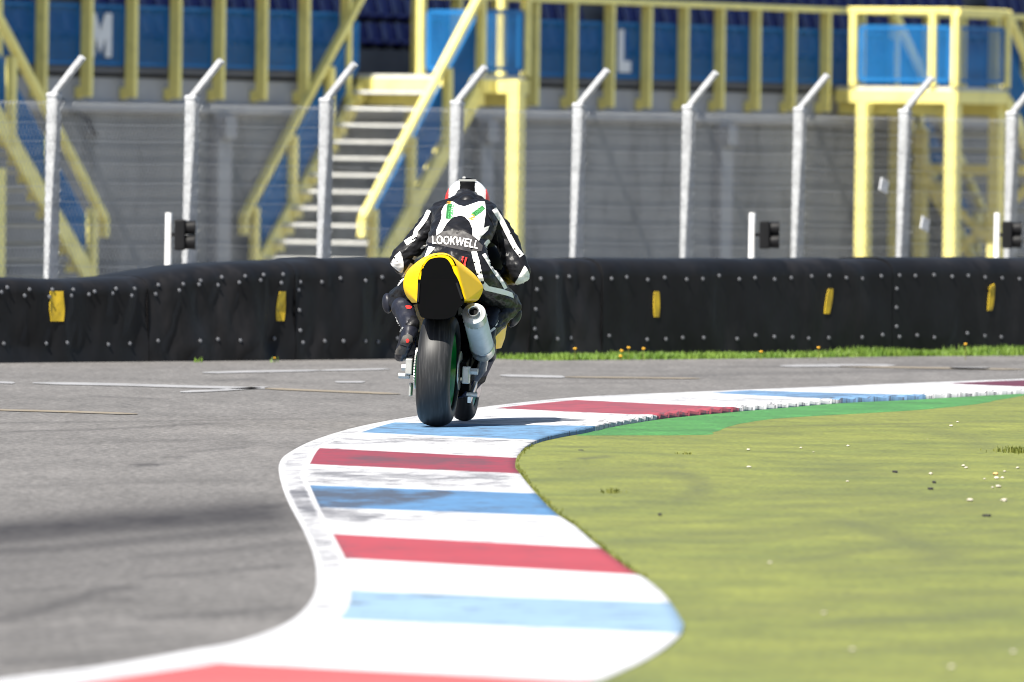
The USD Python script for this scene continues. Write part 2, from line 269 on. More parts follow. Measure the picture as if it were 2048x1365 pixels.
def smooth_line(P, n=6):                                            # Catmull-Rom through the points
    P = np.asarray(P, float); Q = np.vstack([2 * P[0] - P[1], P, 2 * P[-1] - P[-2]]); o = []
    for i in range(1, len(Q) - 2):
        for t in np.linspace(0, 1, n, endpoint=False):
            o.append(0.5 * (2*Q[i] + (Q[i+1]-Q[i-1])*t + (2*Q[i-1]-5*Q[i]+4*Q[i+1]-Q[i+2])*t*t + (3*Q[i]-Q[i-1]-3*Q[i+1]+Q[i+2])*t**3))
    o.append(P[-1]); return np.array(o)
def arc(P):
    return np.concatenate([[0], np.cumsum(np.linalg.norm(np.diff(P, axis=0), axis=1))])
def along(P, t):
    s = arc(P); return np.stack([np.interp(t, s, P[:, k]) for k in range(P.shape[1])], -1)
out_s, inn_s, right_s = smooth_line(out_w), smooth_line(inn_w), smooth_line(right_w)
def nearest_t(P, q):
    s = arc(P); best = (1e9, 0)
    for i in range(len(P) - 1):
        ab = P[i+1] - P[i]; t = np.clip(np.dot(q - P[i], ab) / max(ab @ ab, 1e-12), 0, 1); d = np.linalg.norm(P[i] + t * ab - q)
        if d < best[0]: best = (d, s[i] + t * (s[i+1] - s[i]))
    return best[1]

# rubber on the asphalt: strokes (pixel polyline, half width in pixels up and down, strength)
def stroke_field(px, strokes):
    u, w = project(px); P = np.stack([u, w], 1); a = np.zeros(len(P))
    for pts, hw, k in strokes:
        pts = np.array(pts, float) * [1, 1]; d = np.full(len(P), 1e9); tt = np.zeros(len(P))
        S = np.array([1.0, 4.5])                                   # the ground is seen almost edge on
        for i in range(len(pts) - 1):
            di, t = seg_dist(P * S, pts[i] * S, pts[i+1] * S); m = di < d; d[m] = di[m]; tt[m] = (i + t[m]) / (len(pts) - 1)
        a = np.maximum(a, k * np.exp(-(d / (hw * 4.5)) ** 2 * 0.7) * np.clip(np.minimum(tt, 1 - tt) * 8 + 0.3, 0, 1))
    return np.clip(a, 0, 1)
r1 = np.random.default_rng(11)
STROKES = [([(-250, 1160), (200, 1120), (640, 1080)], 60, 0.30), ([(-250, 1075), (200, 1052), (630, 1018)], 30, 0.55), ([(-200, 1088), (0, 1068), (250, 1044), (620, 1018)], 24, 1.0), ([(-200, 1075), (0, 1058), (330, 1040), (610, 1006)], 9, 1.0), ([(-200, 1112), (100, 1098), (620, 1050)], 12, 0.7), ([(240, 1118), (420, 1104), (620, 1082)], 9, 0.5),
    ([(0, 1105), (200, 1092), (400, 1085)], 4, 0.5), ([(270, 1156), (400, 1148), (600, 1128)], 5, 0.5), ([(-40, 1250), (70, 1224), (150, 1200), (210, 1180), (290, 1172)], 7, 0.6), ([(0, 1184), (160, 1174)], 4, 0.55), ([(190, 1200), (280, 1200)], 5, 0.45),
    ([(260, 1240), (420, 1228), (600, 1215)], 5, 0.45), ([(0, 1325), (220, 1318)], 7, 0.4), ([(0, 1290), (300, 1278)], 4, 0.25), ([(265, 931), (320, 929)], 3, 0.7), ([(330, 916), (375, 913)], 3, 0.4), ([(370, 905), (500, 894)], 2, 0.35), ([(0, 864), (180, 860), (460, 846)], 1.6, 0.4),
    ([(0, 846), (300, 843), (700, 836)], 1.6, 0.3), ([(170, 792), (330, 799)], 1.5, 0.35), ([(420, 762), (520, 758)], 2, 0.3), ([(1150, 760), (1500, 748), (2048, 738)], 3, 0.3), ([(900, 772), (1300, 765)], 2, 0.22), ([(1400, 735), (2048, 728)], 2, 0.3), ([(0, 975), (300, 965), (560, 960)], 3, 0.18), ([(100, 890), (500, 875)], 2, 0.2)] + [([(x, y), (x + L * 0.5, y - L * 0.03), (x + L, y - L * 0.075)], h_, k_) for x, y, L, h_, k_ in [(float(r1.uniform(-200, 450)), float(r1.uniform(1010, 1330)), float(r1.uniform(120, 420)), float(r1.uniform(1.5, 6)), float(r1.uniform(0.2, 0.5))) for _ in range(34)] if x + L < 640 - max(0, y - 1180) * 1.7]
xs = np.concatenate([[-60, -20], np.linspace(-6, 6.5, 330), [20, 60]]); yy = np.concatenate([[-60, 0, 20], np.linspace(28, 60, 340), np.linspace(60.15, 100.4, 300)])
gx, gy = np.meshgrid(xs, yy); V = np.stack([gx.ravel(), gy.ravel(), np.zeros(gx.size)], 1)
n = len(xs); i, j = np.meshgrid(np.arange(len(yy) - 1), np.arange(n - 1), indexing='ij'); k = (i * n + j).ravel()
Fc = np.vstack([np.stack([k, k + 1, k + n + 1], 1), np.stack([k, k + n + 1, k + n], 1)])
a = np.zeros(len(V)); vis = (np.abs(V[:, 0]) < 6.6) & (V[:, 1] > 28); a[vis] = stroke_field(V[vis], STROKES)
obj('race_track', trimesh.Trimesh(V, Fc, process=False), ASPHALT, kind='structure', attrs={'rubber': a})

# turf inside the corner: everything right of the kerb's inner edge, down past the camera
keep = right_s[:, :2]
turf_poly = Polygon(list(map(tuple, keep)) + [(30, keep[-1][1] + 1.2), (60, 60), (60, -60), (-8, -60), (-8, keep[0][1] - 6)]).buffer(0)
def ground_sheet(poly, z, fine, coarse=4.0, box_=(-3.5, 26, 6.5, 80), ry=3.0):
    """One sheet over poly: fine grid inside box_ (stretched ry times along y), coarse outside."""
    b = shapely.box(*box_); parts = []
    for reg, h in ((poly.intersection(b), fine), (poly.difference(b), coarse)):
        for g in getattr(reg, 'geoms', [reg]):
            if g.is_empty or g.area < 1e-3: continue
            g2 = shapely.affinity.scale(g, 1, 1 / ry, origin=(0, 0)); p, t = sheet_grid(np.array(g2.exterior.coords), h); p = p * [1, ry]
            parts.append(trimesh.Trimesh(np.column_stack([p, np.full(len(p), z)]), t, process=False))
    return trimesh.util.concatenate(parts)
import shapely.affinity
TM = [([(1150, 925), (1190, 922), (1225, 919)], 2.5, 0.9), ([(1110, 940), (1180, 950), (1300, 945)], 12, 0.35), ([(1290, 945), (1370, 952), (1405, 968), (1395, 988), (1340, 1005)], 6, 0.6), ([(1230, 985), (1340, 980)], 6, 0.3), ([(1180, 1090), (1400, 1070), (1700, 1050), (2048, 1010)], 7, 0.35),
      ([(1500, 998), (1700, 990), (1860, 985)], 6, 0.35), ([(1640, 1040), (1720, 1050), (1810, 1080), (1890, 1110), (1840, 1130)], 9, 0.55), ([(1560, 1125), (1700, 1105), (1800, 1090)], 5, 0.5), ([(1600, 1255), (1720, 1243), (1900, 1235), (2048, 1225)], 7, 0.5), ([(1640, 1190), (1850, 1195), (2100, 1180)], 7, 0.4),
      ([(1300, 1225), (1500, 1222), (1700, 1216)], 6, 0.3), ([(1100, 862), (1250, 862), (1430, 856), (1800, 848), (2048, 842)], 1.2, 0.55), ([(1420, 868), (1600, 866)], 4, 0.25), ([(1820, 855), (1940, 875), (1980, 900)], 6, 0.35), ([(1600, 925), (1690, 930), (1690, 945), (1600, 955)], 5, 0.3), ([(1400, 1130), (1700, 1120)], 12, 0.2),
      ([(1700, 1035), (2048, 1000)], 6, 0.4), ([(1800, 1075), (2048, 1060)], 5, 0.4), ([(1450, 1320), (1800, 1300), (2100, 1290)], 6, 0.25), ([(1100, 893), (1180, 897)], 1.5, 0.6)] + [([(x, y), (x + L * 0.5, y - L * 0.02), (x + L, y - L * 0.06)], h_, k_) for x, y, L, h_, k_ in [(float(r1.uniform(1080, 2000)), float(r1.uniform(930, 1340)), float(r1.uniform(100, 500)), float(r1.uniform(1.5, 6)), float(r1.uniform(0.12, 0.38))) for _ in range(46)] if x > 1080 + max(0, y - 1000) * 1.25]
T = ground_sheet(turf_poly, 0.006, 0.055); V = np.array(T.vertices)
a = np.zeros(len(V)); vis = (np.abs(V[:, 0]) < 7) & (V[:, 1] > 26); a[vis] = stroke_field(V[vis], TM)
# the turf swells a little where it meets the low stretch of kerb
hump = at(1240, 930, 58); V[:, 2] += 0.018 * np.exp(-((V[:, 0] - 0.55) / 0.5) ** 2 - ((V[:, 1] - 57.5) / 2.2) ** 2)
obj('turf', trimesh.Trimesh(V, T.faces, process=False), TURF, kind='structure', attrs={'rubber': a})
GP = [(1153, 869.5), (1290, 869), (1414, 868), (1430, 862), (1471, 848.5), (1542, 837), (1640, 830), (1742, 824.5), (1830, 819), (1911, 811.6), (1960, 806), (2023, 794), (2120, 780), (2300, 770), (2048, 781.5), (1896, 789.5), (1758, 797), (1553, 811.5), (1468, 818), (1358, 828.5), (1230, 847)]
gl = smooth_line([ground(*p, 0.012)[:2] for p in GP], 8); gl = gl + 0.035 * (meshkit.noise(np.column_stack([gl * [9, 2.5], 0 * gl[:, 0]]), 3)[:, None] - 0.5) * [1, 2.5]; gpoly = Polygon(gl).buffer(0)
G = ground_sheet(gpoly, 0.0125, 0.06); Vg = np.array(G.vertices); dd = shapely.distance(shapely.points(Vg[:, :2]), gpoly.boundary); Vg[:, 2] = np.where(dd < 0.004, 0.0065, 0.0125); G = trimesh.Trimesh(Vg, G.faces, process=False); obj('green_turf_strip', G, TURF_G, kind='structure', attrs={'rubber': np.zeros(len(G.vertices))})

# ------------------------------------------------------------------ kerb: painted slabs one by one
BND = [((-600, 1475), (300, 1600)), ((438, 1326), (1225, 1349)), ((677, 1239), (1366, 1254)), ((702, 1181), (1331, 1192)), ((690.6, 1117), (1257, 1137.5)), ((666, 1068), (1188, 1085)), ((639.6, 1015), (1105, 1021.6)), ((619.7, 970.6), (1063, 977)),
       ((619.7, 928.5), (1030.7, 938)), ((639.6, 896.5), (1039, 907)), ((721.7, 865), (1080, 876)), ((790, 845), (1185, 853)), ((992, 816.5), (1307, 832)), ((1153, 800), (1468, 816)), ((1420, 786), (1670, 799.5)), ((1502, 781), (1839, 791.5)), ((1895, 767), (2110, 777)), ((2060, 760), (2300, 768))]
COL = ['red', 'white', 'blue', 'white', 'red', 'white', 'blue', 'white', 'red', 'white', 'blue', 'white', 'red', 'white', 'blue', 'white', 'dred']
KM = {'red': iter(K_REDS), 'white': K_WHITE, 'blue': iter(K_BLUES), 'dred': K_DRED}
KSTR = [([(570, 965), (700, 962), (900, 968), (1060, 968)], 12, 0.62), ([(560, 985), (640, 990), (720, 992), (820, 985)], 13, 0.95), ([(570, 1000), (650, 1025), (760, 1040)], 14, 0.85), ([(640, 1010), (760, 1006), (860, 990), (900, 982)], 8, 0.9), ([(720, 1045), (860, 1030), (1000, 1015), (1100, 1012)], 5, 0.62),
        ([(1000, 925), (820, 922), (680, 915)], 10, 0.75), ([(640, 885), (800, 880), (1050, 885)], 10, 0.66), ([(600, 945), (760, 955), (1060, 955)], 12, 0.78), ([(620, 1080), (650, 1110), (660, 1140)], 14, 0.7), ([(700, 1045), (900, 1040), (1120, 1045)], 8, 0.55), ([(690, 1135), (900, 1150), (1250, 1160)], 5, 0.5), ([(640, 1170), (670, 1215)], 16, 0.6), ([(900, 1085), (1050, 1078), (1160, 1062)], 4, 0.55), ([(700, 1100), (900, 1090), (1150, 1120)], 5, 0.4),
        ([(1240, 797), (1400, 800), (1560, 800), (1720, 786)], 6, 0.6), ([(1040, 822), (1230, 822)], 5, 0.35), ([(870, 838), (1100, 838)], 5, 0.3), ([(1600, 776), (1900, 773)], 5, 0.55), ([(700, 1195), (850, 1195), (1000, 1192)], 5, 0.4), ([(1150, 1200), (1290, 1205)], 4, 0.4), ([(560, 930), (600, 900), (700, 868)], 12, 0.42), ([(585, 1010), (620, 1090)], 14, 0.6)]
kerb = thing('kerb', 'red white and blue painted kerb curving round the corner', 'kerb', kind='structure')
NU = 26
tooth = lambda t: 0.5 - np.abs((t / 0.30) % 1.0)                    # saw tooth along the inner edge, -0.5..0.5
for b0, b1, c in zip(BND[:-1], BND[1:], COL):
    l0, l1 = nearest_t(inn_s, ground(*b0[0], 0.009)), nearest_t(inn_s, ground(*b1[0], 0.009)); r0, r1 = nearest_t(right_s, ground(*b0[1], KZ)), nearest_t(right_s, ground(*b1[1], KZ))
    if b0 is BND[0]: l0 = r0 = 0.0
    nv = int(np.clip((r1 - r0) / 0.03, 24, 160)); tv = np.linspace(0, 1, nv + 1)
    L, Rr = along(inn_s, l0 + (l1 - l0) * tv), along(right_s, r0 + (r1 - r0) * tv); tr = r0 + (r1 - r0) * tv
    far = np.clip((Rr[:, 1] - 62) / 4, 0, 1)
    uu = np.linspace(0, 1, NU); grid = []
    for u in uu:
        P = L * (1 - u) + Rr * u; prof = 0.009 + (kz(Rr[:, 1]) - 0.009) * u ** 1.15
        P = P.copy(); P[:, 2] = prof + np.clip((u - 0.80) / 0.2, 0, 1) * tooth(tr) * 0.017 * far; grid.append(P)
    G = np.array(grid)                                              # (u, v, 3)
    skirt = G[-1].copy(); skirt[:, 2] = -0.02; G = np.concatenate([G, skirt[None]], 0)
    m_ = G.shape[1]; k = (np.arange(G.shape[0] - 1)[:, None] * m_ + np.arange(m_ - 1)[None]).ravel()
    Fc = np.vstack([np.stack([k, k + m_, k + m_ + 1], 1), np.stack([k, k + m_ + 1, k + 1], 1)]); V = G.reshape(-1, 3)
    mesh = trimesh.Trimesh(V, Fc, process=False)
    # thin joint between slabs: pull the slab ends in by a few millimetres
    fld = np.maximum(stroke_field(V, KSTR), 0.22 + 0.20 * np.clip((V[:, 1] - 46) / 10, 0, 1)); fld[-m_:] = 0.5
    p = obj({'dred': 'dark_red_slab'}.get(c, c + '_slab'), mesh, KM[c] if c in ('white', 'dred') else next(KM[c]), kerb, attrs={'rubber': fld})
nl = 420; tv = np.linspace(0, 1, nl)
# pair outer and inner edge by nearest points so that the line keeps its width
inn_c = along(inn_s, tv * arc(inn_s)[-1]); to = np.array([nearest_t(out_s, q) for q in inn_c]); to = np.maximum.accumulate(to); out_c = along(out_s, to)
rows = [inn_c * u + out_c * (1 - u) for u in np.linspace(0, 1, 9)]
for r_, z in zip(rows, np.linspace(0.004, 0.0085, 9)): r_[:, 2] = z
G = np.array(rows); k = (np.arange(8)[:, None] * nl + np.arange(nl - 1)[None]).ravel(); V = G.reshape(-1, 3)
fld = np.maximum(stroke_field(V, KSTR) * 1.0, 0.46); uu = np.repeat(np.linspace(0, 1, 9), nl); fld = fld * np.where(np.minimum(uu, 1 - uu) < 0.13, 0.35, 1.0)
fld = np.where(V[:, 1] < 45, fld * 0.75, fld)
obj('edge_line', trimesh.Trimesh(V, np.vstack([np.stack([k, k + nl, k + nl + 1], 1), np.stack([k, k + nl + 1, k + 1], 1)]), process=False), LINE_W, kerb, attrs={'rubber': fld})

LINE2 = mat('faded_white_line', (0.235, 0.235, 0.245), 0.8, var=0.25, scale=3, dirt=(0.17, 0.165, 0.16), dirt_amt=0.95, dirt_scale=5)
LINE3 = mat('faded_orange_line', (0.18, 0.15, 0.11), 0.8, var=0.2, scale=3, dirt=(0.17, 0.165, 0.16), dirt_amt=0.9, dirt_scale=5)
for pts, h, m_, nm in [([(65, 766), (220, 769), (400, 774), (530, 777)], 5, LINE2, 'white_line'), ([(360, 784), (450, 780), (535, 774)], 4, LINE2, 'white_line'), ([(405, 745.5), (520, 743), (640, 741)], 4, LINE2, 'white_line'), ([(-20, 764), (30, 766)], 4, LINE2, 'white_line'),
                       ([(670, 764), (730, 764)], 3.5, LINE2, 'white_line'), ([(1000, 751), (1090, 753), (1130, 754)], 4.5, LINE2, 'white_line'), ([(1560, 732), (1680, 731), (1790, 731)], 4.5, LINE2, 'white_line'), ([(1900, 736), (1980, 737)], 4, LINE2, 'white_line'), ([(640, 741), (780, 738)], 3, LINE2, 'white_line'),
                       ([(-30, 819), (120, 823), (275, 828)], 3.5, LINE3, 'orange_line'), ([(530, 777), (650, 782), (800, 788)], 3.5, LINE3, 'orange_line'), ([(1130, 754), (1400, 757)], 2.5, LINE3, 'orange_line'), ([(1680, 733), (2048, 739)], 3, LINE3, 'orange_line')]:
    P = smooth_line(pts, 8); hh = h * np.interp(np.linspace(0, 1, len(P)), [0, 0.1, 0.9, 1], [0.4, 1, 1, 0.3]) / 2
    A, B = np.array([ground(x, y + q, 0.004) for (x, y), q in zip(P, hh)]), np.array([ground(x, y - q, 0.004) for (x, y), q in zip(P, hh)])
    V = np.vstack([A, B]); c_ = len(P); k = np.arange(c_ - 1)
    obj(nm, trimesh.Trimesh(V, np.vstack([np.stack([k, k + 1, k + c_ + 1], 1), np.stack([k, k + c_ + 1, k + c_], 1)]), process=False), m_, kind='structure')

# ------------------------------------------------------------------ the grandstand, seen obliquely: s runs along it, n comes out of it
PSI = math.radians(62); S_ = np.array([math.cos(PSI), math.sin(PSI), 0]); N_ = np.array([math.sin(PSI), -math.cos(PSI), 0]); Z_ = np.array([0, 0, 1.0]); O_ = np.array([0, 165.0, 0])
def W(s, n, z): return O_ + s * S_ + n * N_ + z * Z_
AX = np.stack([S_, N_, Z_])
def sbox(s0, s1, n0, n1, z0, z1, r=0.0):
    c, d = W((s0+s1)/2, (n0+n1)/2, (z0+z1)/2), np.abs([s1-s0, n1-n0, z1-z0])
    return rbox(c, d, r, AX) if r else box(c, d, AX)
GZ = -0.42
stand = thing('grandstand', 'long concrete grandstand with yellow railing posts and blue infill panels behind the fence', 'grandstand', W(0, 0, GZ))
def ext(prof, s0, s1):                                              # profile in (n, z) drawn along s
    m = trimesh.creation.extrude_polygon(Polygon(prof), s1 - s0); v = m.vertices
    m.vertices = O_ + (v[:, 2:3] + s0) * S_ + v[:, :1] * N_ + v[:, 1:2] * Z_; m.fix_normals(); return m
obj('wall', ext([(-0.6, GZ), (-0.12, GZ), (-0.12, 2.02), (-0.6, 2.02)], -60, 60), CONCRETE, stand)
obj('ledge', ext([(-0.6, 2.02), (-0.02, 2.02), (0.0, 2.05), (0.0, 2.12), (-0.03, 2.15), (-0.6, 2.15)], -60, 60), CONCRETE2, stand)
obj('edge_beam', ext([(-0.6, 2.15), (-0.13, 2.15), (-0.13, 2.49), (-0.6, 2.49)], -60, 60), CONCRETE2, stand)
obj('walkway', ext([(-1.2, 2.49), (-0.3, 2.49), (-0.3, 2.55), (-0.06, 2.55), (-0.06, 2.63), (-1.2, 2.63)], -60, 60), CONCRETE3, stand)
for k in range(14):
    nn, zz = -1.1 - 0.8 * k, 3.0 + 0.4 * k
    obj('terrace_step', ext([(nn - 0.86, zz - 0.5), (nn, zz - 0.5), (nn, zz - 0.02), (nn - 0.02, zz), (nn - 0.86, zz)], -60, 60), CONCRETE3, stand)
obj('back_wall', ext([(-12.6, GZ), (-12.3, GZ), (-12.3, 9.0), (-12.6, 9.0)], -60, 60), CONCRETE3, stand)
rf = obj('roof', ext([(-12.8, 9.0), (0.10, 9.0), (0.10, 9.35), (-12.8, 9.6)], -60, 60), ROOF, stand)
for s in range(-54, 60, 12):
    obj('roof_column', sbox(s - 0.2, s + 0.2, -12.2, -11.8, 8.2, 9.0), ROOF, stand)
for s in (-16.2, -8.57, -0.87, 6.77, 14.4):
    obj('pilaster', sbox(s - 0.2, s + 0.2, -0.119, 0.03, GZ, 2.018, 0.02), CONCRETE2, stand)
    obj('corbel', sbox(s - 0.16, s + 0.16, 0.033, 0.12, 1.68, 2.0, 0.02), CONCRETE2, stand)
def grille(a, b, c, d, bars, up, w=0.022, frame_w=0.05, depth=0.03):
    """Framed panel with corner points a b (bottom) and c d (top): an open frame with horizontal bars."""
    out = [bar(a, b, depth, frame_w, up), bar(c, d, depth, frame_w, up)]
    ab = (b - a) / np.linalg.norm(b - a)
    out += [bar(a, c, depth, frame_w, ab), bar(b, d, depth, frame_w, ab)]
    slats = [bar(a + (c - a) * t + ab * 0.02, b + (d - b) * t - ab * 0.02, depth * 0.5, w, up, 0.05) for t in (np.arange(bars) + 0.7) / (bars + 0.4)]
    return out, slats
left = [-13.63 + 1.21 * k for k in range(-5, 8)]; right = [1.69 - 1.19 * 4 + 1.19 * k for k in range(0, 20)]
posts = [s for s in left if s < -5.0] + [s for s in right if s > -3.2]
for s in posts:
    z1 = 3.80
    p = obj('post', sbox(s - 0.045, s + 0.045, -0.05, 0.11, 2.22, 3.73, 0.012), YELLOW, stand)
    obj('foot', sbox(s - 0.05, s + 0.05, -0.128, -0.053, 2.2, 2.36, 0.01), YELLOW, p)
for s0, s1 in ((-60, -5.0), (-3.0, 60)):
    obj('top_rail', bar(W(s0, 0.02, 3.78), W(s1, 0.02, 3.78), 0.13, 0.09), YELLOW, stand)
for A in (left, right):
    for s0, s1 in zip(A[:-1], A[1:]):
        if not (s1 < -5.0 or s0 > -3.3): continue
        fr, sl = grille(W(s0 + 0.06, -0.075, 2.68), W(s1 - 0.06, -0.075, 2.68), W(s0 + 0.06, -0.075, 3.46), W(s1 - 0.06, -0.075, 3.46), 22, Z_, 0.020)
        p = obj('infill_panel', fr, BLUE_MESH, stand); obj('slats', sl, BLUE_MESH, p)
def flat(poly, t=0.02):                                             # flat letter in the plane of the railing, polygon in (s, z)
    m = trimesh.creation.extrude_polygon(poly, t); v = m.vertices
    m.vertices = O_ + v[:, :1] * S_ + v[:, 1:2] * Z_ + (v[:, 2:3] - 0.055) * N_; m.fix_normals(); return m
def sz(px, py): p = on_plane(px, py, O_, N_); return float((p - O_) @ S_), float(p[2])
a0, zb = sz(182, 114); a1, zt = sz(229, 27); w_ = a1 - a0; q = 0.27
obj('letter', flat(Polygon([(a0, zb), (a0 + q*w_, zb), (a0 + q*w_, zt - 0.32), (a0 + w_*0.5, zb + 0.05), (a0 + w_*(1-q), zt - 0.32), (a0 + w_*(1-q), zb), (a1, zb), (a1, zt), (a0 + w_*0.72, zt), (a0 + w_*0.5, zb + 0.36), (a0 + w_*0.28, zt), (a0, zt)])), LETTER, stand, label='white letter M on the blue railing panel')
a0, zb = sz(1241, 145); a1, zt = sz(1267, 60); w_ = a1 - a0
obj('letter', flat(Polygon([(a0, zb), (a1, zb), (a1, zb + 0.17), (a0 + w_*0.42, zb + 0.17), (a0 + w_*0.42, zt), (a0, zt)])), LETTER, stand, label='white letter L on the blue railing panel')
obj('cable', pipe([W(*q) for q in ((-12.95, -0.09, 2.2), (-12.6, -0.08, 2.05), (-12.35, 0.02, 1.92), (-12.2, 0.0, 1.78), (-11.9, -0.09, 1.70))], 0.02, 6), BLACK, stand)

def access(name, label, s_end, s_plat, n0, n1, direction, run, zt=2.62, zb=GZ, near_rail=False, n_steps=13, cols=()):
    """Landing on the walkway with steps going down along the stand; direction -1: towards smaller s."""
    t = thing(name, label, 'stairs', W(s_plat, n1, GZ))
    a, b = sorted((s_plat, s_end))
    obj('landing', sbox(a, b, n0, n1, zt - 0.05, zt), TREAD, t)
    for s in (a, b): obj('edge_beam', sbox(s - 0.04, s + 0.04, n0, n1 + 0.05, zt - 0.25, zt - 0.053, 0.01), YELLOW, t)
    obj('edge_beam', sbox(a + 0.043, b - 0.043, n1 - 0.03, n1 + 0.05, zt - 0.25, zt - 0.053, 0.01), YELLOW, t)
    obj('under_beam', sbox(a + 0.1, a + 0.22, n0, n1 - 0.05, zt - 0.43, zt - 0.253), YELLOW, t); obj('under_beam', sbox(b - 0.22, b - 0.1, n0, n1 - 0.05, zt - 0.43, zt - 0.253), YELLOW, t)
    for s, n in cols: obj('column', sbox(s - 0.11, s + 0.11, n - 0.09, n + 0.09, zb, zt - (0.255 if n < 2.1 else 0.06), 0.012), YELLOW, t)
    RZ = zt + 1.16
    def rail(p, q): obj('handrail', bar(p, q, 0.12, 0.10), YELLOW, t)
    def post(s, n, z0, z1): obj('railing_post', sbox(s - 0.07, s + 0.07, n - 0.055, n + 0.055, z0, z1 - 0.053, 0.02), YELLOW, t)
    def panel(p, q, z0=0.10, z1=0.90, k=22):
        u = np.array([0, 0, 1.0]); fr, sl = grille(p + z0*u, q + z0*u, p + z1*u, q + z1*u, k, u, 0.019, 0.07)
        m = obj('infill_panel', fr, BLUE_MESH, t); obj('slats', sl, BLUE_MESH, m)
    # outer side of the landing
    rail(W(a, n1, RZ), W(b, n1, RZ)); post(a, n1, zt, RZ); post(b, n1, zt, RZ); panel(W(a + 0.1, n1, zt), W(b - 0.1, n1, zt))
    se = s_end if direction < 0 else s_plat
    s_far = s_end                                                   # closed end of the landing
    rail(W(s_far, n0 + 0.2, RZ), W(s_far, n1 - 0.065, RZ))
    for n in (n0 + 0.3, n1 - 0.38): post(s_far, n, zt, RZ)
    panel(W(s_far, n0 + 0.42, zt), W(s_far, n1 - 0.1, zt))
    # flight
    e = s_plat + direction * run; dz = (zt - zb) / n_steps
    for n in (n0 + 0.1, n1):
        obj('stringer', bar(W(s_plat + direction * 0.05, n, zt - 0.22), W(e, n, zb + 0.06), 0.08, 0.26), YELLOW, t)
        A, B = W(s_plat + direction * 0.02, n, RZ), W(e + direction * 0.15, n, zb + 1.02); rail(A, B)
        obj('handrail_end', bar(B, B - Z_ * 0.25, 0.12, 0.10, S_), YELLOW, t)
        prev = None
        for f_ in (0.0, 0.30, 0.62, 0.95):
            s = s_plat + direction * run * f_; z0 = zt - (zt - zb) * f_
            if f_ > 0: post(s, n, z0 - 0.15, z0 + 1.06)
        for f0, f1 in ((0.02, 0.28), (0.32, 0.60), (0.64, 0.93)):
            panel(W(s_plat + direction * run * f0, n - 0.075, zt - (zt - zb) * f0), W(s_plat + direction * run * f1, n - 0.075, zt - (zt - zb) * f1), 0.16, 0.80, 16)
    for k in range(1, n_steps):
        s = s_plat + direction * run * k / n_steps; z = zt - dz * k
        obj('tread', sbox(s - 0.15, s + 0.15, n0 + 0.15, n1 - 0.05, z - 0.045, z, 0.008), TREAD, t)
        for n in (n0 + 0.18, n1 - 0.12): obj('tread_bracket', sbox(s - 0.10, s + 0.10, n - 0.03, n + 0.03, z - 0.16, z - 0.048), YELLOW, t)
    return t
ta = access('access_stairs', 'sunlit yellow stairs with pale treads climbing to a landing behind the rider', -3.47, -4.80, 0.02, 2.0, -1, 3.25, cols=((-4.4, 2.36), (-3.55, 0.25)))
tb = access('access_stairs', 'yellow landing with bright blue panel on tall columns right of the stand', 10.41, 12.18, 0.02, 2.05, 1, 3.25, cols=((10.2, 0.62), (10.46, 2.0), (12.1, 1.95), (12.1, 0.25)))
obj('bracket', sbox(-4.48, -4.32, 2.053, 2.268, 2.37, 2.55, 0.01), YELLOW, ta)
s = 12.75
obj('tie_beam', bar(W(s, 0.2, 1.36), W(s, 2.6, 1.36), 0.10, 0.16), YELLOW, tb)
for n in (0.35, 2.35): obj('column', sbox(s - 0.09, s + 0.09, n - 0.085, n + 0.085, GZ, 2.0 - 0.003), YELLOW, tb)
obj('brace', bar(W(s, 0.4, 1.24), W(s, 2.3, GZ + 0.05), 0.08, 0.13), YELLOW, tb); obj('brace', bar(W(s + 0.1, 2.3, 1.24), W(s + 0.1, 0.4, GZ + 0.05), 0.08, 0.13), YELLOW, tb)
obj('brace', bar(W(s + 0.2, 0.3, 1.2), W(s + 0.2, 1.4, GZ + 0.05), 0.06, 0.10), YELLOW, tb)
tc = access('access_stairs', 'yellow stairs with blue side panels descending at the left end of the stand', -20.4, -18.75, 0.02, 2.0, 1, 3.3, cols=((-20.3, 1.95), (-18.8, 1.9), (-18.8, 0.25)))
obj('column', sbox(-18.0, -17.78, 1.78, 1.95, GZ, 1.25), YELLOW, tc)

# seats: one bucket, then copies along the terrace
def seat_mesh():
    g = []
    u = np.linspace(-1, 1, 7); back = [(x * 0.185, -0.20 - 0.05 * x * x * 0 + 0.05 * x * x, z) for z in (0.10, 0.22, 0.34, 0.40) for x in u]
    V = np.array(back, float); V[:, 0] *= np.where(V[:, 2] > 0.36, 0.82, 1.0); V[:, 1] -= (V[:, 2] - 0.1) * 0.25
    Fc = [t for r in range(3) for c in range(6) for t in ((r*7+c, r*7+c+1, r*7+c+8), (r*7+c, r*7+c+8, r*7+c+7))]
    V2 = V.copy(); V2[:, 1] -= 0.025; n_ = len(V)
    Fc = np.array(Fc); rim = [0,1,2,3,4,5,6,13,20,27,26,25,24,23,22,21,14,7]
    F2 = np.vstack([Fc, Fc[:, ::-1] + n_] + [[[rim[i], rim[i-1], rim[i]+n_], [rim[i-1], rim[i-1]+n_, rim[i]+n_]] for i in range(len(rim))])
    bm = trimesh.Trimesh(np.vstack([V, V2]), F2, process=False); bm.fix_normals()
    pan = rbox((0, -0.03, 0.11), (0.38, 0.34, 0.06), 0.025)
    return bm, pan
bm, pan = seat_mesh()
def orient(m, o): m = m.copy(); m.vertices = np.asarray(o) + m.vertices @ AX; return m
rows = [(0, -20.5, 26.0), (1, -20.5, 27.0), (2, 7.0, 27.0)]; first = None; nseat = 0
aisles = [(-9.5, -8.2), (6.6, 7.7), (21.5, 22.6)]
LB = ['dark blue plastic bucket seat in the front row of the grandstand', 'dark blue plastic bucket seat in the second row of the grandstand', 'dark blue plastic bucket seat in the third row at the right of the grandstand']
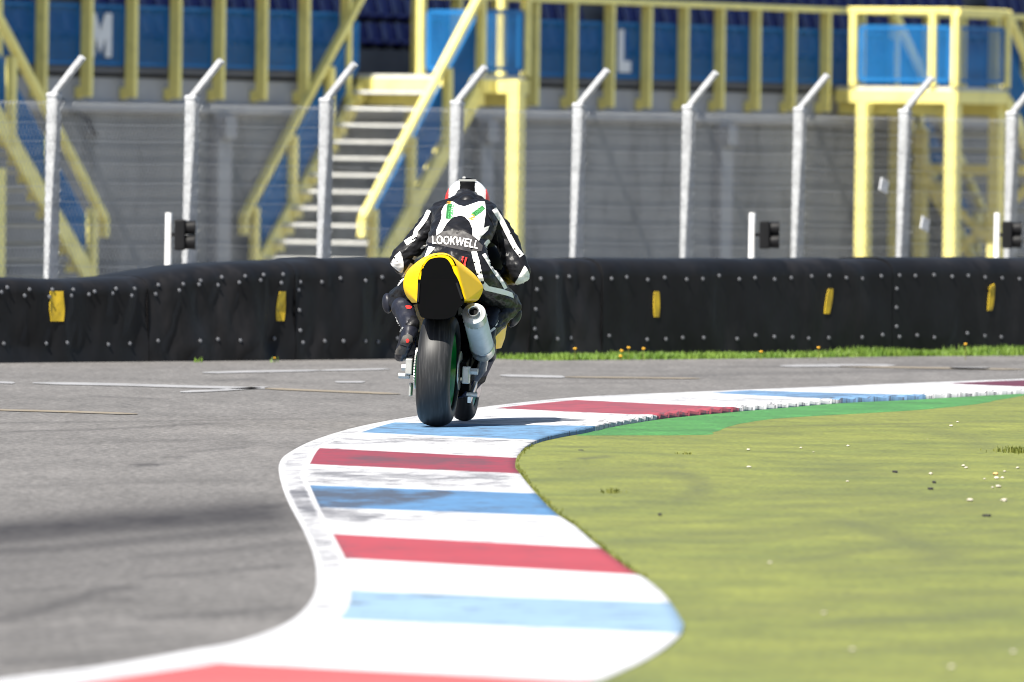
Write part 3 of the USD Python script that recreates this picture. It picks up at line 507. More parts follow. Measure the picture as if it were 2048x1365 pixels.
GR = ['front row seats', 'second row seats', 'third row seats']
for r_, s0, s1 in rows:
    for s in np.arange(s0, s1, 0.435):
        if any(a_ < s < b_ for a_, b_ in aisles): continue
        u, w = project(W(s, -1.5 - 0.8 * r_, 3.2 + 0.4 * r_))
        if not (-30 < u < 2080) or w < -35 or nseat >= 298: continue
        nseat += 1; o = W(s, -1.42 - 0.8 * r_, 3.0 + 0.4 * r_)
        if first is None:
            first = thing('stadium_seat', LB[r_], 'seat', o, GR[r_]); obj('seat_back', orient(bm, o), SEAT_BLUE, first, smooth=40); obj('seat_pan', orient(pan, o), SEAT_BLUE, first, smooth=40)
            obj('bracket', sbox(s - 0.04, s + 0.04, -1.5 - 0.8*r_, -1.4 - 0.8*r_, 3.0 + 0.4*r_, 3.08 + 0.4*r_), BLACK, first)
        else: copy_of(first, o, LB[r_], GR[r_])
# ------------------------------------------------------------------ chain link fence
FA, FB = np.array([-3.7755, 93.0, 0]), np.array([4.6245, 106.0, 0]); FD = (FB - FA) / np.linalg.norm(FB - FA); FN = np.array([FD[1], -FD[0], 0])
fence = thing('chain_link_fence', 'tall wire mesh fence on pale posts with cranked tops behind the black barrier', 'fence', FA)
fx = []
for px in (-190, 105, 383, 650, 912, 1157, 1375, 1598, 1808, 2022, 2240):
    p = on_plane(px, 400, FA, FN); fx.append(float((p - FA) @ FD))
def Fp(t, z, o=0.0): return FA + FD * t + FN * o + Z_ * z
FAX = np.stack([FD, FN, Z_])
for i, t in enumerate(fx):
    wob = 0.02 * math.sin(i * 2.3)
    p = obj('post', bar(Fp(t - 0.02 + wob * 0.5, -0.05), Fp(t + wob * 0.3, 1.955), 0.100, 0.100, FD, 0.16), GALV, fence)
    obj('cap', rbox(Fp(t + wob*0.3, 1.975), (0.105, 0.105, 0.05), 0.018, FAX), GALV, p)
    obj('arm', bar(Fp(t + wob*0.3, 1.985, 0.0), Fp(t + 0.02, 2.29, 0.27), 0.052, 0.052, FD), GALV, p)
def curves(name, segs, width, m_, parent):
    p = path_for(name, parent); c = UsdGeom.BasisCurves.Define(stage, p); off = LOC[parent]
    pts = np.concatenate(segs) - off
    c.CreateTypeAttr('linear'); c.CreateCurveVertexCountsAttr(Vt.IntArray([len(s) for s in segs])); c.CreatePointsAttr(Vt.Vec3fArray.FromNumpy(pts.astype(np.float32)))
    c.CreateWidthsAttr(Vt.FloatArray.FromNumpy(np.full(len(pts), width, np.float32))); c.SetWidthsInterpolation('vertex')
    UsdShade.MaterialBindingAPI.Apply(c.GetPrim()).Bind(m_); return p
PITCHM, HT, TOP = 0.052, 1.95, 1.93
for t0, t1 in zip(fx[:-1], fx[1:]):
    segs = []
    for sgn in (1, -1):
        for c in np.arange(t0 - 1.4, t1 + 1.4, PITCHM):
            # line t = c + sgn * z * 0.62, clipped to the bay
            z0, z1 = 0.06, TOP; q = sgn * 0.62
            lo, hi = sorted(((t0 - c) / q, (t1 - c) / q)); z0, z1 = max(z0, lo), min(z1, hi)
            if z1 - z0 > 0.02: segs.append(np.array([Fp(c + q * z0, z0, 0.060 + 0.002 * sgn), Fp(c + q * z1, z1, 0.060 + 0.002 * sgn)]))
    curves('wire_mesh', segs, 0.0027, WIRE, fence)
    hs = []
    for z in np.arange(0.25, 1.96, 0.168):
        zz = min(z + rng.uniform(-0.02, 0.02), 1.94); hs.append(np.array([Fp(t0 + (t1 - t0) * k, zz - 0.012 * 4 * k * (1 - k), 0.068) for k in np.linspace(0, 1, 6)]))
    curves('line_wire', hs, 0.003, WIRE, fence)
for px, py, lab in ((1768, 372, 'small white notice plate on the fence left of the pale post under the right landing'), (1850, 449, 'small tilted white notice plate low on the fence beside the brace')):
    p = on_plane(px, py, FA + FN * 0.085, FN); t = float((p - FA) @ FD)
    tilt = np.array([math.sin(0.25), 0, math.cos(0.25)]); up_ = FD * 0.3 + Z_; up_ /= np.linalg.norm(up_); r_ = np.cross(up_, FN)
    nt = thing('notice_plate', lab, 'sign', p); obj('plate', rbox(p, (0.14, 0.012, 0.12), 0.004, np.stack([r_, FN, up_])), LETTER, nt); obj('fixing', [rbox(p + up_ * k + FN * 0.008, (0.02, 0.006, 0.02), 0.002, np.stack([r_, FN, up_])) for k in (0.045, -0.045)], BOLT, nt)

# ------------------------------------------------------------------ marshal lights between barrier and fence
def marshal(px, py, Y, pole_dx, lab, h=62):
    sc = F / Y; c = at(px, py, Y); pole = at(px + pole_dx, py, Y)
    t = thing('marshal_light', lab, 'signal light', (pole[0], Y, -0.03), 'marshal lights along the barrier')
    top = at(px + pole_dx + 2, py - 44, Y)
    obj('pole', tube((pole[0], Y, -0.03), (pole[0] + 0.004, Y, top[2]), 0.027, 16), WHITE, t)
    obj('housing', rbox(c, (0.085, 0.16, h / sc), 0.012), BLACK, t)
    for k in (1, -1):
        cc = c + np.array([0.0425, 0, k * h / sc * 0.235])
        prof = [(0.050, 0), (0.056, 0.0), (0.056, 0.06), (0.060, 0.085), (0.050, 0.085), (0.047, 0.02), (0.0, 0.015)]
        m = revolve(prof, 20); obj('hood', place(m, cc, np.array([0, 1.0, 0]), np.array([0, 0, 1.0]), np.array([0.94, -0.34, 0])), BLACK, t, smooth=40)
    obj('bracket', box((pole + c) / 2, (abs(c[0] - pole[0]) * 0.9, 0.03, 0.03)), BLACK, t)
marshal(360, 470, 89.5, -24, 'black two-lamp signal beside a white pole left of the rider, in front of the fence')
marshal(1529, 470, 95.0, -26, 'black two-lamp signal beside a white pole above the middle of the right barrier', 56)
marshal(2014, 470, 98.5, -21, 'black two-lamp signal beside a white pole at the right edge of the frame', 54)

# ------------------------------------------------------------------ barrier: rubber belts over tyre stacks
BA, BB = np.array([-3.68, 81.7, 0]), np.array([4.12, 91.5, 0]); BD = (BB - BA) / np.linalg.norm(BB - BA); BN = np.array([BD[1], -BD[0], 0])
def bt(px, py=620): return float((on_plane(px, py, BA, BN) - BA) @ BD)
def bpt(px, py): p = on_plane(px, py, BA, BN); return float((p - BA) @ BD), float(p[2])
barrier = thing('tyre_barrier', 'low black barrier of bolted rubber belts along the far edge of the track', 'barrier', BA)
def bulge(t, z, amp):
    P = np.stack([t * 1.5, z * 0.6 + t * 0.1, 0 * t], -1); Q = np.stack([t * 4.2, z * 1.7, 0 * t + 7], -1)
    return amp * (meshkit.fbm(P, 3, 3) - 0.5) * 3.0 + amp * 0.9 * (meshkit.fbm(Q, 3, 5) - 0.5) * 2
SECT = [(-260, 300, lambda x: np.interp(x, [-260, 0, 100, 180, 300], [0.63, 0.625, 0.61, 0.60, 0.62]), 0.055), (300, 592, lambda x: np.interp(x, [300, 350, 420, 500, 590], [0.628, 0.66, 0.70, 0.726, 0.735]), 0.060), (592, 1060, lambda x: np.interp(x, [562, 640, 660, 1060], [0.735, 0.735, 0.755, 0.758]), 0.060),
        (1060, 1206, lambda x: 0.757 + 0 * x, 0.05), (1206, 1784, lambda x: 0.757 + 0 * x, 0.016), (1784, 2330, lambda x: 0.765 + 0 * x, 0.014)]
DBL = [True, True, False, False, False, False]
for k, (x0, x1, top, amp) in enumerate(SECT):
    t0, t1 = bt(x0), bt(x1) - 0.008; nt_ = int((t1 - t0) / 0.035) + 4; tt = np.linspace(t0, t1, nt_)
    pxs = np.interp(tt, [t0, t1], [x0, x1]); H = top(pxs)
    prof = [(0.0, z) for z in np.linspace(0, 0.86, 18)] + [(-0.015, 0.91), (-0.05, 0.955), (-0.10, 0.985), (-0.17, 1.0), (-0.3, 1.0), (-0.5, 0.99), (-0.62, 0.96), (-0.64, 0.0)]
    V = np.zeros((len(prof), nt_, 3))
    for r_, (o, zf) in enumerate(prof):
        z = zf * H; b_ = bulge(tt, z, amp) * (1 if r_ < 19 else 0.5) * min(1, zf * 4 + 0.3)
        sag = 0.012 * (meshkit.noise(np.stack([tt * 3, 0 * tt, 0 * tt + k], -1)) - 0.5) if zf > 0.8 else 0
        V[r_] = BA + tt[:, None] * BD + (o + b_)[:, None] * BN + (z + sag)[:, None] * Z_
    n_ = nt_; kk = (np.arange(len(prof) - 1)[:, None] * n_ + np.arange(n_ - 1)[None]).ravel()
    Fc = np.vstack([np.stack([kk, kk + 1, kk + n_ + 1], 1), np.stack([kk, kk + n_ + 1, kk + n_], 1)])
    # ends
    ends = []
    for col in (0, n_ - 1):
        idx = np.arange(len(prof)) * n_ + col; tri = [(idx[0], idx[i], idx[i + 1]) for i in range(1, len(idx) - 1)]; ends += tri if col else [x[::-1] for x in tri]
    mesh = trimesh.Trimesh(V.reshape(-1, 3), np.vstack([Fc, ends]), process=False)
    bp = obj('rubber_belt', mesh, RUBBER, barrier, smooth=45)
    def on_belt(t, z, lift=0.0): return BA + t * BD + (float(bulge(np.array([t]), np.array([z]), amp)[0]) * min(1, z / 0.7 * 4 + 0.3) + lift) * BN + z * Z_
    def bolt(t, z):
        m = trimesh.util.concatenate([tube(np.zeros(3), (0, 0, 0.006), 0.015, 12), tube((0, 0, 0.006), (0, 0, 0.014), 0.009, 6)])
        obj('bolt', place(m, on_belt(t, z), BD, Z_, BN), BOLT, bp)
    step = 0.232
    for t in np.arange(t0 + 0.08, t1 - 0.03, step):
        x = np.interp(t, [t0, t1], [x0, x1]); h = float(top(np.array([x]))[0]); j = lambda: rng.uniform(-0.018, 0.018)
        bolt(t + j(), h * 0.80 + j())
        if DBL[k] and t + 0.1 < t1: bolt(t + 0.05 + j(), h * 0.865 + j() * 0.5)
        if rng.random() < 0.8: bolt(t + j(), 0.145 + j())
    if k in (2, 3, 5):                                              # seam bolts
        for z in (0.22, 0.37, 0.52): bolt(t0 + 0.05, z)
    for (mx, my, mw, mh, sl) in ((115, 613, 25, 58, 0.06), (567, 613, 17, 58, 0.03), (1313, 609, 12, 52, 0.0), (1658, 603, 12, 52, -0.22), (1982, 596, 11, 54, -0.16)):
        if not (x0 < mx - 6 and mx - 6 < x1): continue
        tc_, zc = bpt(mx, my); sx_ = abs(bpt(mx + 1, my)[0] - tc_); hw, hh = mw * sx_ / 2, mh / 265 / 2
        us, vs = np.meshgrid(np.linspace(-1, 1, 7), np.linspace(-1, 1, 9), indexing='ij'); q = []
        for u, v_ in zip(us.ravel(), vs.ravel()):
            wv = 1 + 0.12 * math.sin(v_ * 3 + mx) if mw > 20 else 1 - 0.25 * v_ * v_
            tx = min(max(tc_ + u * hw * wv - sl * v_ * hh * 0 + (-sl) * v_ * hh, t0 + 0.01), t1 - 0.01); q.append(on_belt(tx, zc + v_ * hh, 0.006))
        q = np.array(q); k2 = (np.arange(6)[:, None] * 9 + np.arange(8)[None]).ravel(); fr = np.vstack([np.stack([k2, k2 + 9, k2 + 10], 1), np.stack([k2, k2 + 10, k2 + 1], 1)])
        bk = q - BN * 0.005; rim = np.r_[np.arange(0, 9), np.arange(17, 63, 9), np.arange(61, 53, -1), np.arange(45, 0, -9)]; n2 = len(q)
        side = [t for i in range(len(rim)) for t in ((rim[i], rim[i-1], rim[i-1] + n2), (rim[i], rim[i-1] + n2, rim[i] + n2))]
        m = trimesh.Trimesh(np.vstack([q, bk]), np.vstack([fr, fr[:, ::-1] + n2, side]), process=False)
        obj('yellow_mark', m, MARK_Y, bp, smooth=40)
        if mx == 1982:
            fl = [on_belt(tc_ + dx * sx_, zc + dz, 0.007) for dx, dz in ((5, 0.10), (-6, 0.085))]; obj('yellow_mark', bar(fl[0] - Z_*0.0, fl[1] - Z_ * 0.02, 0.006, 0.03, Z_), MARK_Y, bp)
# ------------------------------------------------------------------ motorcycle, in its own frame: x right, y forward, z up
C0 = ground(870.5, 853.5, 0.016); YB = float(C0[1]); YAW, LEAN = math.radians(6.2), math.radians(2.3)
BF = np.array([math.sin(YAW), math.cos(YAW), 0]); BR_ = np.array([math.cos(YAW), -math.sin(YAW), 0])
BX = BR_ * math.cos(LEAN) - Z_ * math.sin(LEAN); BZ = Z_ * math.cos(LEAN) + BR_ * math.sin(LEAN)
def B(x, y, z): return C0 + x * BX + y * BF + z * BZ
BAX = np.stack([BX, BF, BZ])
bike = thing('motorcycle', 'black and yellow racing motorcycle with green wheels leaving the painted kerb', 'motorcycle', C0)
def bbox_(c, size, r=0.01): return rbox(B(*c), size, r, BAX)
def wheel(cy, R, w, rimR, name_dx=0.0):
    prof = []
    for a_ in np.linspace(-1, 1, 25):
        th = a_ * math.pi * 0.5
        prof.append((rimR + 0.012 + (R - rimR - 0.012) * max(math.cos(th), 0) ** 0.55, w / 2 * math.sin(th)))
    prof = [(rimR - 0.004, -w / 2 * 0.86)] + prof + [(rimR - 0.004, w / 2 * 0.86)]
    m = place(revolve(prof + [prof[0]], 72), B(0, cy, R), BF, BZ, BX); m.fix_normals()
    rw = w * 0.80
    rp = [(rimR + 0.004, -rw/2), (rimR + 0.010, -rw/2 - 0.004), (rimR + 0.006, -rw/2 + 0.012), (rimR - 0.025, -rw/2 + 0.03), (rimR - 0.028, rw/2 - 0.03), (rimR + 0.006, rw/2 - 0.012), (rimR + 0.010, rw/2 + 0.004), (rimR + 0.004, rw/2), (rimR - 0.016, rw/2 - 0.004), (rimR - 0.045, rw/2 - 0.03), (rimR - 0.045, -rw/2 + 0.03), (rimR - 0.016, -rw/2 + 0.004), (rimR + 0.004, -rw/2)]
    rim = [place(revolve(rp, 60), B(0, cy, R), BF, BZ, BX)]
    for k in range(5):
        a_ = k * 2 * math.pi / 5 + 0.3; d = BF * math.cos(a_) + BZ * math.sin(a_)
        for dd in (-0.18, 0.18):
            d2 = BF * math.cos(a_ + dd) + BZ * math.sin(a_ + dd)
            rim.append(bar(B(0, cy, R) + d * 0.03, B(0, cy, R) + d2 * (rimR - 0.03), 0.03, 0.032, BX))
    rim.append(tube(B(-0.05, cy, R), B(0.05, cy, R), 0.05, 20))
    return m, rim
rt, rr = wheel(0.0, 0.322, 0.192, 0.222); ft, fr_ = wheel(1.42, 0.30, 0.125, 0.216)
rw = thing('rear_wheel', None, None) if False else None
tw = obj('rear_tyre', rt, TYRE, bike, smooth=50); obj('rim', rr, RIM, tw, smooth=40)
fw = obj('front_tyre', ft, TYRE, bike, smooth=50); obj('rim', fr_, RIM, fw, smooth=40)
for sx in (-1, 1): obj('brake_disc', place(revolve([(0.10, -0.0025), (0.16, -0.0025), (0.16, 0.0025), (0.10, 0.0025), (0.10, -0.0025)], 48), B(sx * 0.075, 1.42, 0.30), BF, BZ, BX), STEEL, fw)
# rear sprocket, chain, axle blocks, swingarm, brake
teeth = [(r_ * math.cos(q), r_ * math.sin(q)) for i in range(84) for q, r_ in [(i * 2 * math.pi / 84, 0.104 if i % 2 else 0.111)]]
spk = trimesh.creation.extrude_polygon(Polygon(teeth).difference(Point(0, 0).buffer(0.06)), 0.008)
obj('sprocket', place(spk, B(-0.128, 0, 0.322), BF, BZ, BX), ALLOY, bike)
obj('chain', [bar(B(-0.125, 0.0, 0.322 + k), B(-0.11, 0.62, 0.40 + k * 0.4), 0.016, 0.016, BZ) for k in (0.108, -0.108)], STEEL, bike)
sa = obj('swingarm', [bar(B(sx * 0.145, -0.03, 0.325), B(sx * 0.13, 0.55, 0.42), 0.035, 0.085, BZ) for sx in (-1, 1)] + [bar(B(-0.14, 0.50, 0.42), B(0.14, 0.50, 0.42), 0.05, 0.09, BZ)], BIKE_K, bike)
obj('axle_block', bbox_((-0.163, -0.01, 0.330), (0.04, 0.08, 0.09), 0.008), ALLOY, sa); obj('axle_block', bbox_((0.162, -0.02, 0.300), (0.04, 0.08, 0.10), 0.008), ALLOY, sa)
obj('axle_nut', tube(B(-0.205, -0.01, 0.322), B(-0.185, -0.01, 0.322), 0.02, 6), ALLOY, sa); obj('axle_nut', tube(B(0.18, 0, 0.322), B(0.225, 0, 0.322), 0.02, 6), ALLOY, sa)
obj('paddock_bobbin', tube(B(-0.228, 0.05, 0.275), B(-0.165, 0.05, 0.275), 0.016, 12), ALLOY, sa); obj('paddock_bobbin', tube(B(0.165, 0.03, 0.19), B(0.225, 0.03, 0.19), 0.014, 12), ALLOY, sa)
obj('chain_guard', bbox_((-0.155, 0.05, 0.20), (0.014, 0.09, 0.075), 0.005), ALLOY, sa)
obj('brake_disc', place(revolve([(0.06, -0.0025), (0.11, -0.0025), (0.11, 0.0025), (0.06, 0.0025), (0.06, -0.0025)], 40), B(0.122, 0, 0.322), BF, BZ, BX), STEEL, bike)
obj('brake_caliper', bbox_((0.15, 0.10, 0.235), (0.05, 0.10, 0.06), 0.012), BIKE_K, bike); obj('brake_hose', pipe([B(0.16, 0.08, 0.26), B(0.17, 0.10, 0.38), B(0.15, 0.35, 0.48)], 0.007, 8), BIKE_K, bike)
obj('torque_arm', bar(B(0.185, 0.0, 0.16), B(0.165, 0.45, 0.24), 0.02, 0.035, BZ), STEEL, bike)
# silencer
ea, eb = B(0.206, -0.20, 0.655), B(0.228, 0.215, 0.425); ex, ey, ez, eL = frame(ea, eb, BZ)
def exh(prof, n=40): return place(revolve(prof, n), ea, ex, ez, ey) if np.linalg.det(np.stack([ex, ez, ey])) > 0 else place(revolve(prof, n), ea, ex, -ez, ey)
si = obj('silencer', exh([(0.064, 0.075), (0.0668, 0.08), (0.0668, eL - 0.075), (0.064, eL - 0.07), (0.059, 0.08), (0.061, 0.075)]), SILENCER, bike, smooth=35)
obj('end_cap', exh([(0.030, 0.0), (0.040, -0.003), (0.050, 0.002), (0.0655, 0.006), (0.0672, 0.012), (0.0672, 0.073), (0.0, 0.073)]), ALLOY, si, smooth=35)
obj('tail_pipe', exh([(0.030, 0.004), (0.033, -0.022), (0.030, -0.024), (0.026, -0.02), (0.024, 0.06)]), STEEL, si, smooth=35)
obj('pipe_mouth', exh([(0.0, 0.0), (0.026, 0.001), (0.026, -0.001), (0.0, -0.0015)]), BIKE_K, si)
obj('front_cap', exh([(0.0, eL - 0.07), (0.0670, eL - 0.07), (0.0670, eL - 0.02), (0.055, eL + 0.005), (0.028, eL + 0.04), (0.0, eL + 0.04)]), ALLOY, si, smooth=35)
obj('strap', exh([(0.0685, eL - 0.095), (0.0698, eL - 0.093), (0.0698, eL - 0.070), (0.0685, eL - 0.068)]), STEEL, si)
obj('rivets', [trimesh.Trimesh(*[q for q in ((lambda s: (s.vertices + ea + ey * 0.066 + (ex * math.cos(a_) + ez * math.sin(a_)) * 0.0668, s.faces))(trimesh.creation.icosphere(1, 0.004)))]) for a_ in np.linspace(0, 2 * math.pi, 16, endpoint=False)], STEEL, si)
obj('exhaust_pipe', pipe([eb + ey * 0.03, B(0.20, 0.42, 0.33), B(0.13, 0.60, 0.25), B(0.05, 0.9, 0.22)], 0.028, 14), STEEL, bike, smooth=40)
obj('silencer_bracket', bar(B(0.215, 0.10, 0.50), B(0.13, 0.30, 0.66), 0.012, 0.04, BX), BIKE_K, bike)
# engine, frame, shock
obj('engine', [bbox_((0, 0.80, 0.42), (0.34, 0.42, 0.40), 0.05), bbox_((0.0, 0.72, 0.28), (0.26, 0.40, 0.22), 0.05)], BIKE_K, bike); obj('frame', [bar(B(sx * 0.13, 0.50, 0.42), B(sx * 0.11, 1.10, 0.82), 0.05, 0.12, BZ) for sx in (-1, 1)], BIKE_K, bike)
obj('shock_absorber', tube(B(0, 0.42, 0.36), B(0, 0.50, 0.66), 0.04, 16), BIKE_K, bike)
obj('subframe', [bar(B(sx * 0.09, 0.50, 0.66), B(sx * 0.06, -0.20, 0.78), 0.025, 0.035, BZ) for sx in (-1, 1)], BIKE_K, bike)
# tail: yellow cowl, seat pad, undertray (outline by eye, given depth and thickness)
def smooth_ring(P, n=8): P = np.asarray(P, float); Q = smooth_line(np.vstack([P[-2:], P, P[:2]]), n); return Q[2*n:-2*n]
def ring_pts(px, w): return np.array([at(x, y, YB + w) for x, y in px])
COWL_R = [(837, 606), (836, 578), (839, 548), (848, 526), (862, 514), (881, 509.5), (900, 513), (911, 528), (917, 553), (924, 578), (931, 602)]
COWL_F = [(824, 606), (811, 590), (806, 566), (816, 541), (841, 519), (862, 509), (880, 506), (897, 509), (924, 528), (949, 549), (965, 570), (966, 582), (957, 600), (944, 606)]
COWL_G = [(830, 600), (818, 580), (822, 558), (845, 540), (880, 530), (915, 538), (946, 560), (955, 580), (950, 598)]
pts = np.vstack([ring_pts(smooth_line(COWL_R, 6), -0.33), ring_pts(smooth_line(COWL_F, 6), -0.02), ring_pts(smooth_line(COWL_F, 6), 0.04), ring_pts(smooth_line(COWL_G, 5), 0.22)])
cw = trimesh.convex.convex_hull(pts); cw = cw.subdivide_to_size(0.03); trimesh.smoothing.filter_taubin(cw, iterations=8)
cowl = obj('tail_cowl', cw, BIKE_Y, bike, smooth=60)
def px_prism(poly, w0, w1, shrink=1.0, bev=1.2):                    # outline given by its look from behind, real depth w0..w1, rounded rim
    P = smooth_ring(poly, 5); c = P.mean(0); n_ = len(P); Pb = c + (P - c) * (1 - bev / np.linalg.norm(P - c, axis=1)[:, None])
    R = [ring_pts(Pb, w0 - 0.006), ring_pts(P, w0), ring_pts(c + (P - c) * shrink, w1)]
    V = np.vstack(R + [[R[0].mean(0)], [R[2].mean(0)]]); f = []
    for r_ in range(2):
        for i in range(n_): j = (i + 1) % n_; f += [(r_*n_+i, r_*n_+n_+i, r_*n_+n_+j), (r_*n_+i, r_*n_+n_+j, r_*n_+j)]
    for i in range(n_): j = (i + 1) % n_; f += [(3*n_, i, j), (3*n_+1, 2*n_+j, 2*n_+i)]
    m = trimesh.Trimesh(V, f, process=False); m.fix_normals(); return m
obj('seat_pad', px_prism([(842, 554), (843.5, 545), (849, 531), (858, 520), (870, 516), (882, 515), (893, 518), (901, 528), (907, 543), (912, 566), (840, 566)], -0.345, -0.20), BIKE_K, bike, smooth=40)
ut = obj('undertray', px_prism([(836, 561), (845, 559.5), (908, 559.5), (917, 561.5), (922, 580), (929, 603), (917, 618), (907, 634), (880, 640), (846, 636), (837, 622), (834, 606), (835, 585)], -0.352, 0.12, 0.9), BIKE_K, bike, smooth=40)
obj('tail_rib', [bar(at(838, 566, YB - 0.36), at(836, 604, YB - 0.36), 0.012, 0.012), bar(at(913, 566, YB - 0.36), at(924, 598, YB - 0.36), 0.012, 0.012)], BLACK, ut)
# tank, seat, fairing, nose
hb = lambda pts_: trimesh.convex.convex_hull(np.array([B(*p) for p in pts_]))
def ell(cx, cy, cz, rx, ry, rz): s = trimesh.creation.icosphere(3); return [(cx + v[0]*rx, cy + v[1]*ry, cz + v[2]*rz) for v in s.vertices]
obj('fuel_tank', hb(ell(0.01, 0.72, 0.82, 0.15, 0.22, 0.13) + ell(0.01, 0.95, 0.80, 0.13, 0.16, 0.12)), BIKE_K, bike, smooth=60)
obj('seat', hb(ell(0.01, 0.28, 0.77, 0.13, 0.26, 0.05)), BIKE_K, bike, smooth=60)
def shell(secs, name, m_, t=0.006):                                 # secs: list of (y, [(x, z) ...]); an open, thin moulded shell
    A = np.array([[B(x, y, z) for x, z in q] for y, q in secs]); ny, nx = A.shape[:2]
    k = (np.arange(ny - 1)[:, None] * nx + np.arange(nx - 1)[None]).ravel(); V = A.reshape(-1, 3); Fc = np.vstack([np.stack([k, k + 1, k + nx + 1], 1), np.stack([k, k + nx + 1, k + nx], 1)])
    tm = trimesh.Trimesh(V, Fc, process=False); nn = tm.vertex_normals; V2 = V - nn * t; n_ = len(V)
    rim = list(range(nx)) + [r_ * nx + nx - 1 for r_ in range(1, ny)] + [(ny - 1) * nx + c for c in range(nx - 2, -1, -1)] + [r_ * nx for r_ in range(ny - 2, 0, -1)]
    side = [q for i in range(len(rim)) for q in ((rim[i-1], rim[i], rim[i] + n_), (rim[i-1], rim[i] + n_, rim[i-1] + n_))]
    m = trimesh.Trimesh(np.vstack([V, V2]), np.vstack([Fc, Fc[:, ::-1] + n_, side]), process=False); m.fix_normals(); return obj(name, m, m_, bike, smooth=50)
low = [(-0.225, 0.50), (-0.20, 0.36), (-0.15, 0.24), (-0.09, 0.165), (0.0, 0.14), (0.09, 0.165), (0.15, 0.24), (0.20, 0.36), (0.225, 0.50)]
shell([(y, [(x * k, 0.14 + dz + (z - 0.14)) for x, z in low]) for y, k, dz in ((0.52, 0.90, 0.0), (0.75, 1.0, 0.0), (1.0, 1.0, 0.01), (1.15, 0.9, 0.05))], 'belly_pan', BIKE_DB)
for sx in (-1, 1):
    side = [(0.225, 0.44), (0.243, 0.50), (0.25, 0.58), (0.26, 0.66), (0.25, 0.75), (0.22, 0.84)]
    shell([(y, [(sx * x * k, z) for x, z in side][::sx]) for y, k in ((0.60, 0.98), (0.85, 1.03), (1.1, 1.0), (1.35, 0.86), (1.55, 0.6))], 'side_fairing', BIKE_Y)
obj('nose_fairing', hb(ell(0, 1.45, 0.85, 0.18, 0.25, 0.16) + ell(0, 1.25, 0.92, 0.20, 0.15, 0.14)), BIKE_K, bike, smooth=60)
obj('windscreen', hb(ell(0, 1.25, 1.04, 0.15, 0.16, 0.10)), BIKE_K, bike, smooth=60)
obj('front_mudguard', hb(ell(0, 1.42, 0.56, 0.075, 0.2, 0.07)), BIKE_Y, bike, smooth=60)
obj('fork_leg', tube(B(-0.10, 1.42, 0.30), B(-0.10, 1.15, 0.95), 0.027, 16), BIKE_K, bike); obj('fork_leg', tube(B(0.10, 1.42, 0.30), B(0.10, 1.15, 0.95), 0.027, 16), BIKE_K, bike)
HB = {-1: (B(-0.08, 1.12, 0.90), B(-0.34, 1.02, 0.845)), 1: (B(0.08, 1.12, 0.90), B(0.34, 1.02, 0.845))}
for sx in (-1, 1):
    a_, b_ = HB[sx]; h_ = obj('handlebar', tube(a_, b_, 0.012, 12), BIKE_K, bike); obj('lever', tube(a_ + BF * 0.07, b_ + BF * 0.06, 0.006, 8), ALLOY, h_)
    obj('grip', tube(a_ + (b_ - a_) * 0.5, b_, 0.018, 12), BIKE_K, h_)
    pg = B(sx * 0.235, 0.50, 0.405) if sx > 0 else at(806, 718, YB + 0.42)
    obj('foot_peg', tube(B(sx * 0.12, 0.50, 0.40), pg, 0.014, 12), ALLOY, bike)
    obj('heel_guard', bbox_((sx * 0.155, 0.44, 0.44), (0.012, 0.14, 0.12), 0.005), BIKE_K, bike)
obj('gear_lever', pipe([at(818, 716, YB + 0.45), at(800, 719, YB + 0.55)], 0.012, 10), ALLOY, bike)
# ------------------------------------------------------------------ rider
rider = thing('person', 'rider in black and white racing leathers crouched over the motorcycle, seen from behind', 'person', at(910, 560, YB + 0.3))
J = lambda px, py, w, r: (at(px, py, YB + w), r)
hipL, hipR, hipM = J(876, 545, .24, .105), J(948, 547, .24, .108), J(911, 532, .22, .118)
waL, waR = J(890, 489, .40, .100), J(934, 489, .40, .102); waM = J(912, 484, .42, .112)
chL, chR = J(898, 447, .60, .098), J(960, 447, .60, .102)
shL, shR = J(884, 430, .72, .078), J(972, 430, .72, .080); nk = J(932, 412, .82, .072); hm = J(934, 408, .86, .075)
elL, elR = J(801, 522, .70, .064), J(1038, 545, .68, .070); wrL, wrR = J(838, 556, 1.02, .042), J(1009, 556, 1.02, .042)
upL, upR = J(845, 470, .73, .067), J(1012, 482, .72, .070)
knL, knR = J(797, 598, .66, .066), J(1016, 612, .66, .072); anL, anR = J(822, 652, .34, .048), J(973, 664, .34, .049)
hd = J(934, 407, 1.0, .10)
chains = [[hipL, hipM], [hipM, hipR], [hipL, hipR, waL, waR], [waL, waR, waM, chL, chR], [chL, chR, shL, shR], [chL, chR, nk], [shL, nk], [shR, nk], [nk, hm], [nk, hd],
          [shL, upL], [upL, elL], [elL, wrL], [shR, upR], [upR, elR], [elR, wrR], [hipL, knL], [hipR, knR], [knL, anL], [knR, anR]]
suit = blend(chains, 0.011, 26)
nv = suit.vertex_normals; q = suit.vertices
limb = np.ones(len(q))
fold = (meshkit.fbm(q * [26, 14, 40], 3, 4) - 0.5) * 0.021 + (meshkit.fbm(q * [11, 9, 13], 2, 8) - 0.5) * 0.018
suit.vertices = q + nv * fold[:, None]
body = obj('leather_suit', suit, LEATHER, rider, smooth=True)

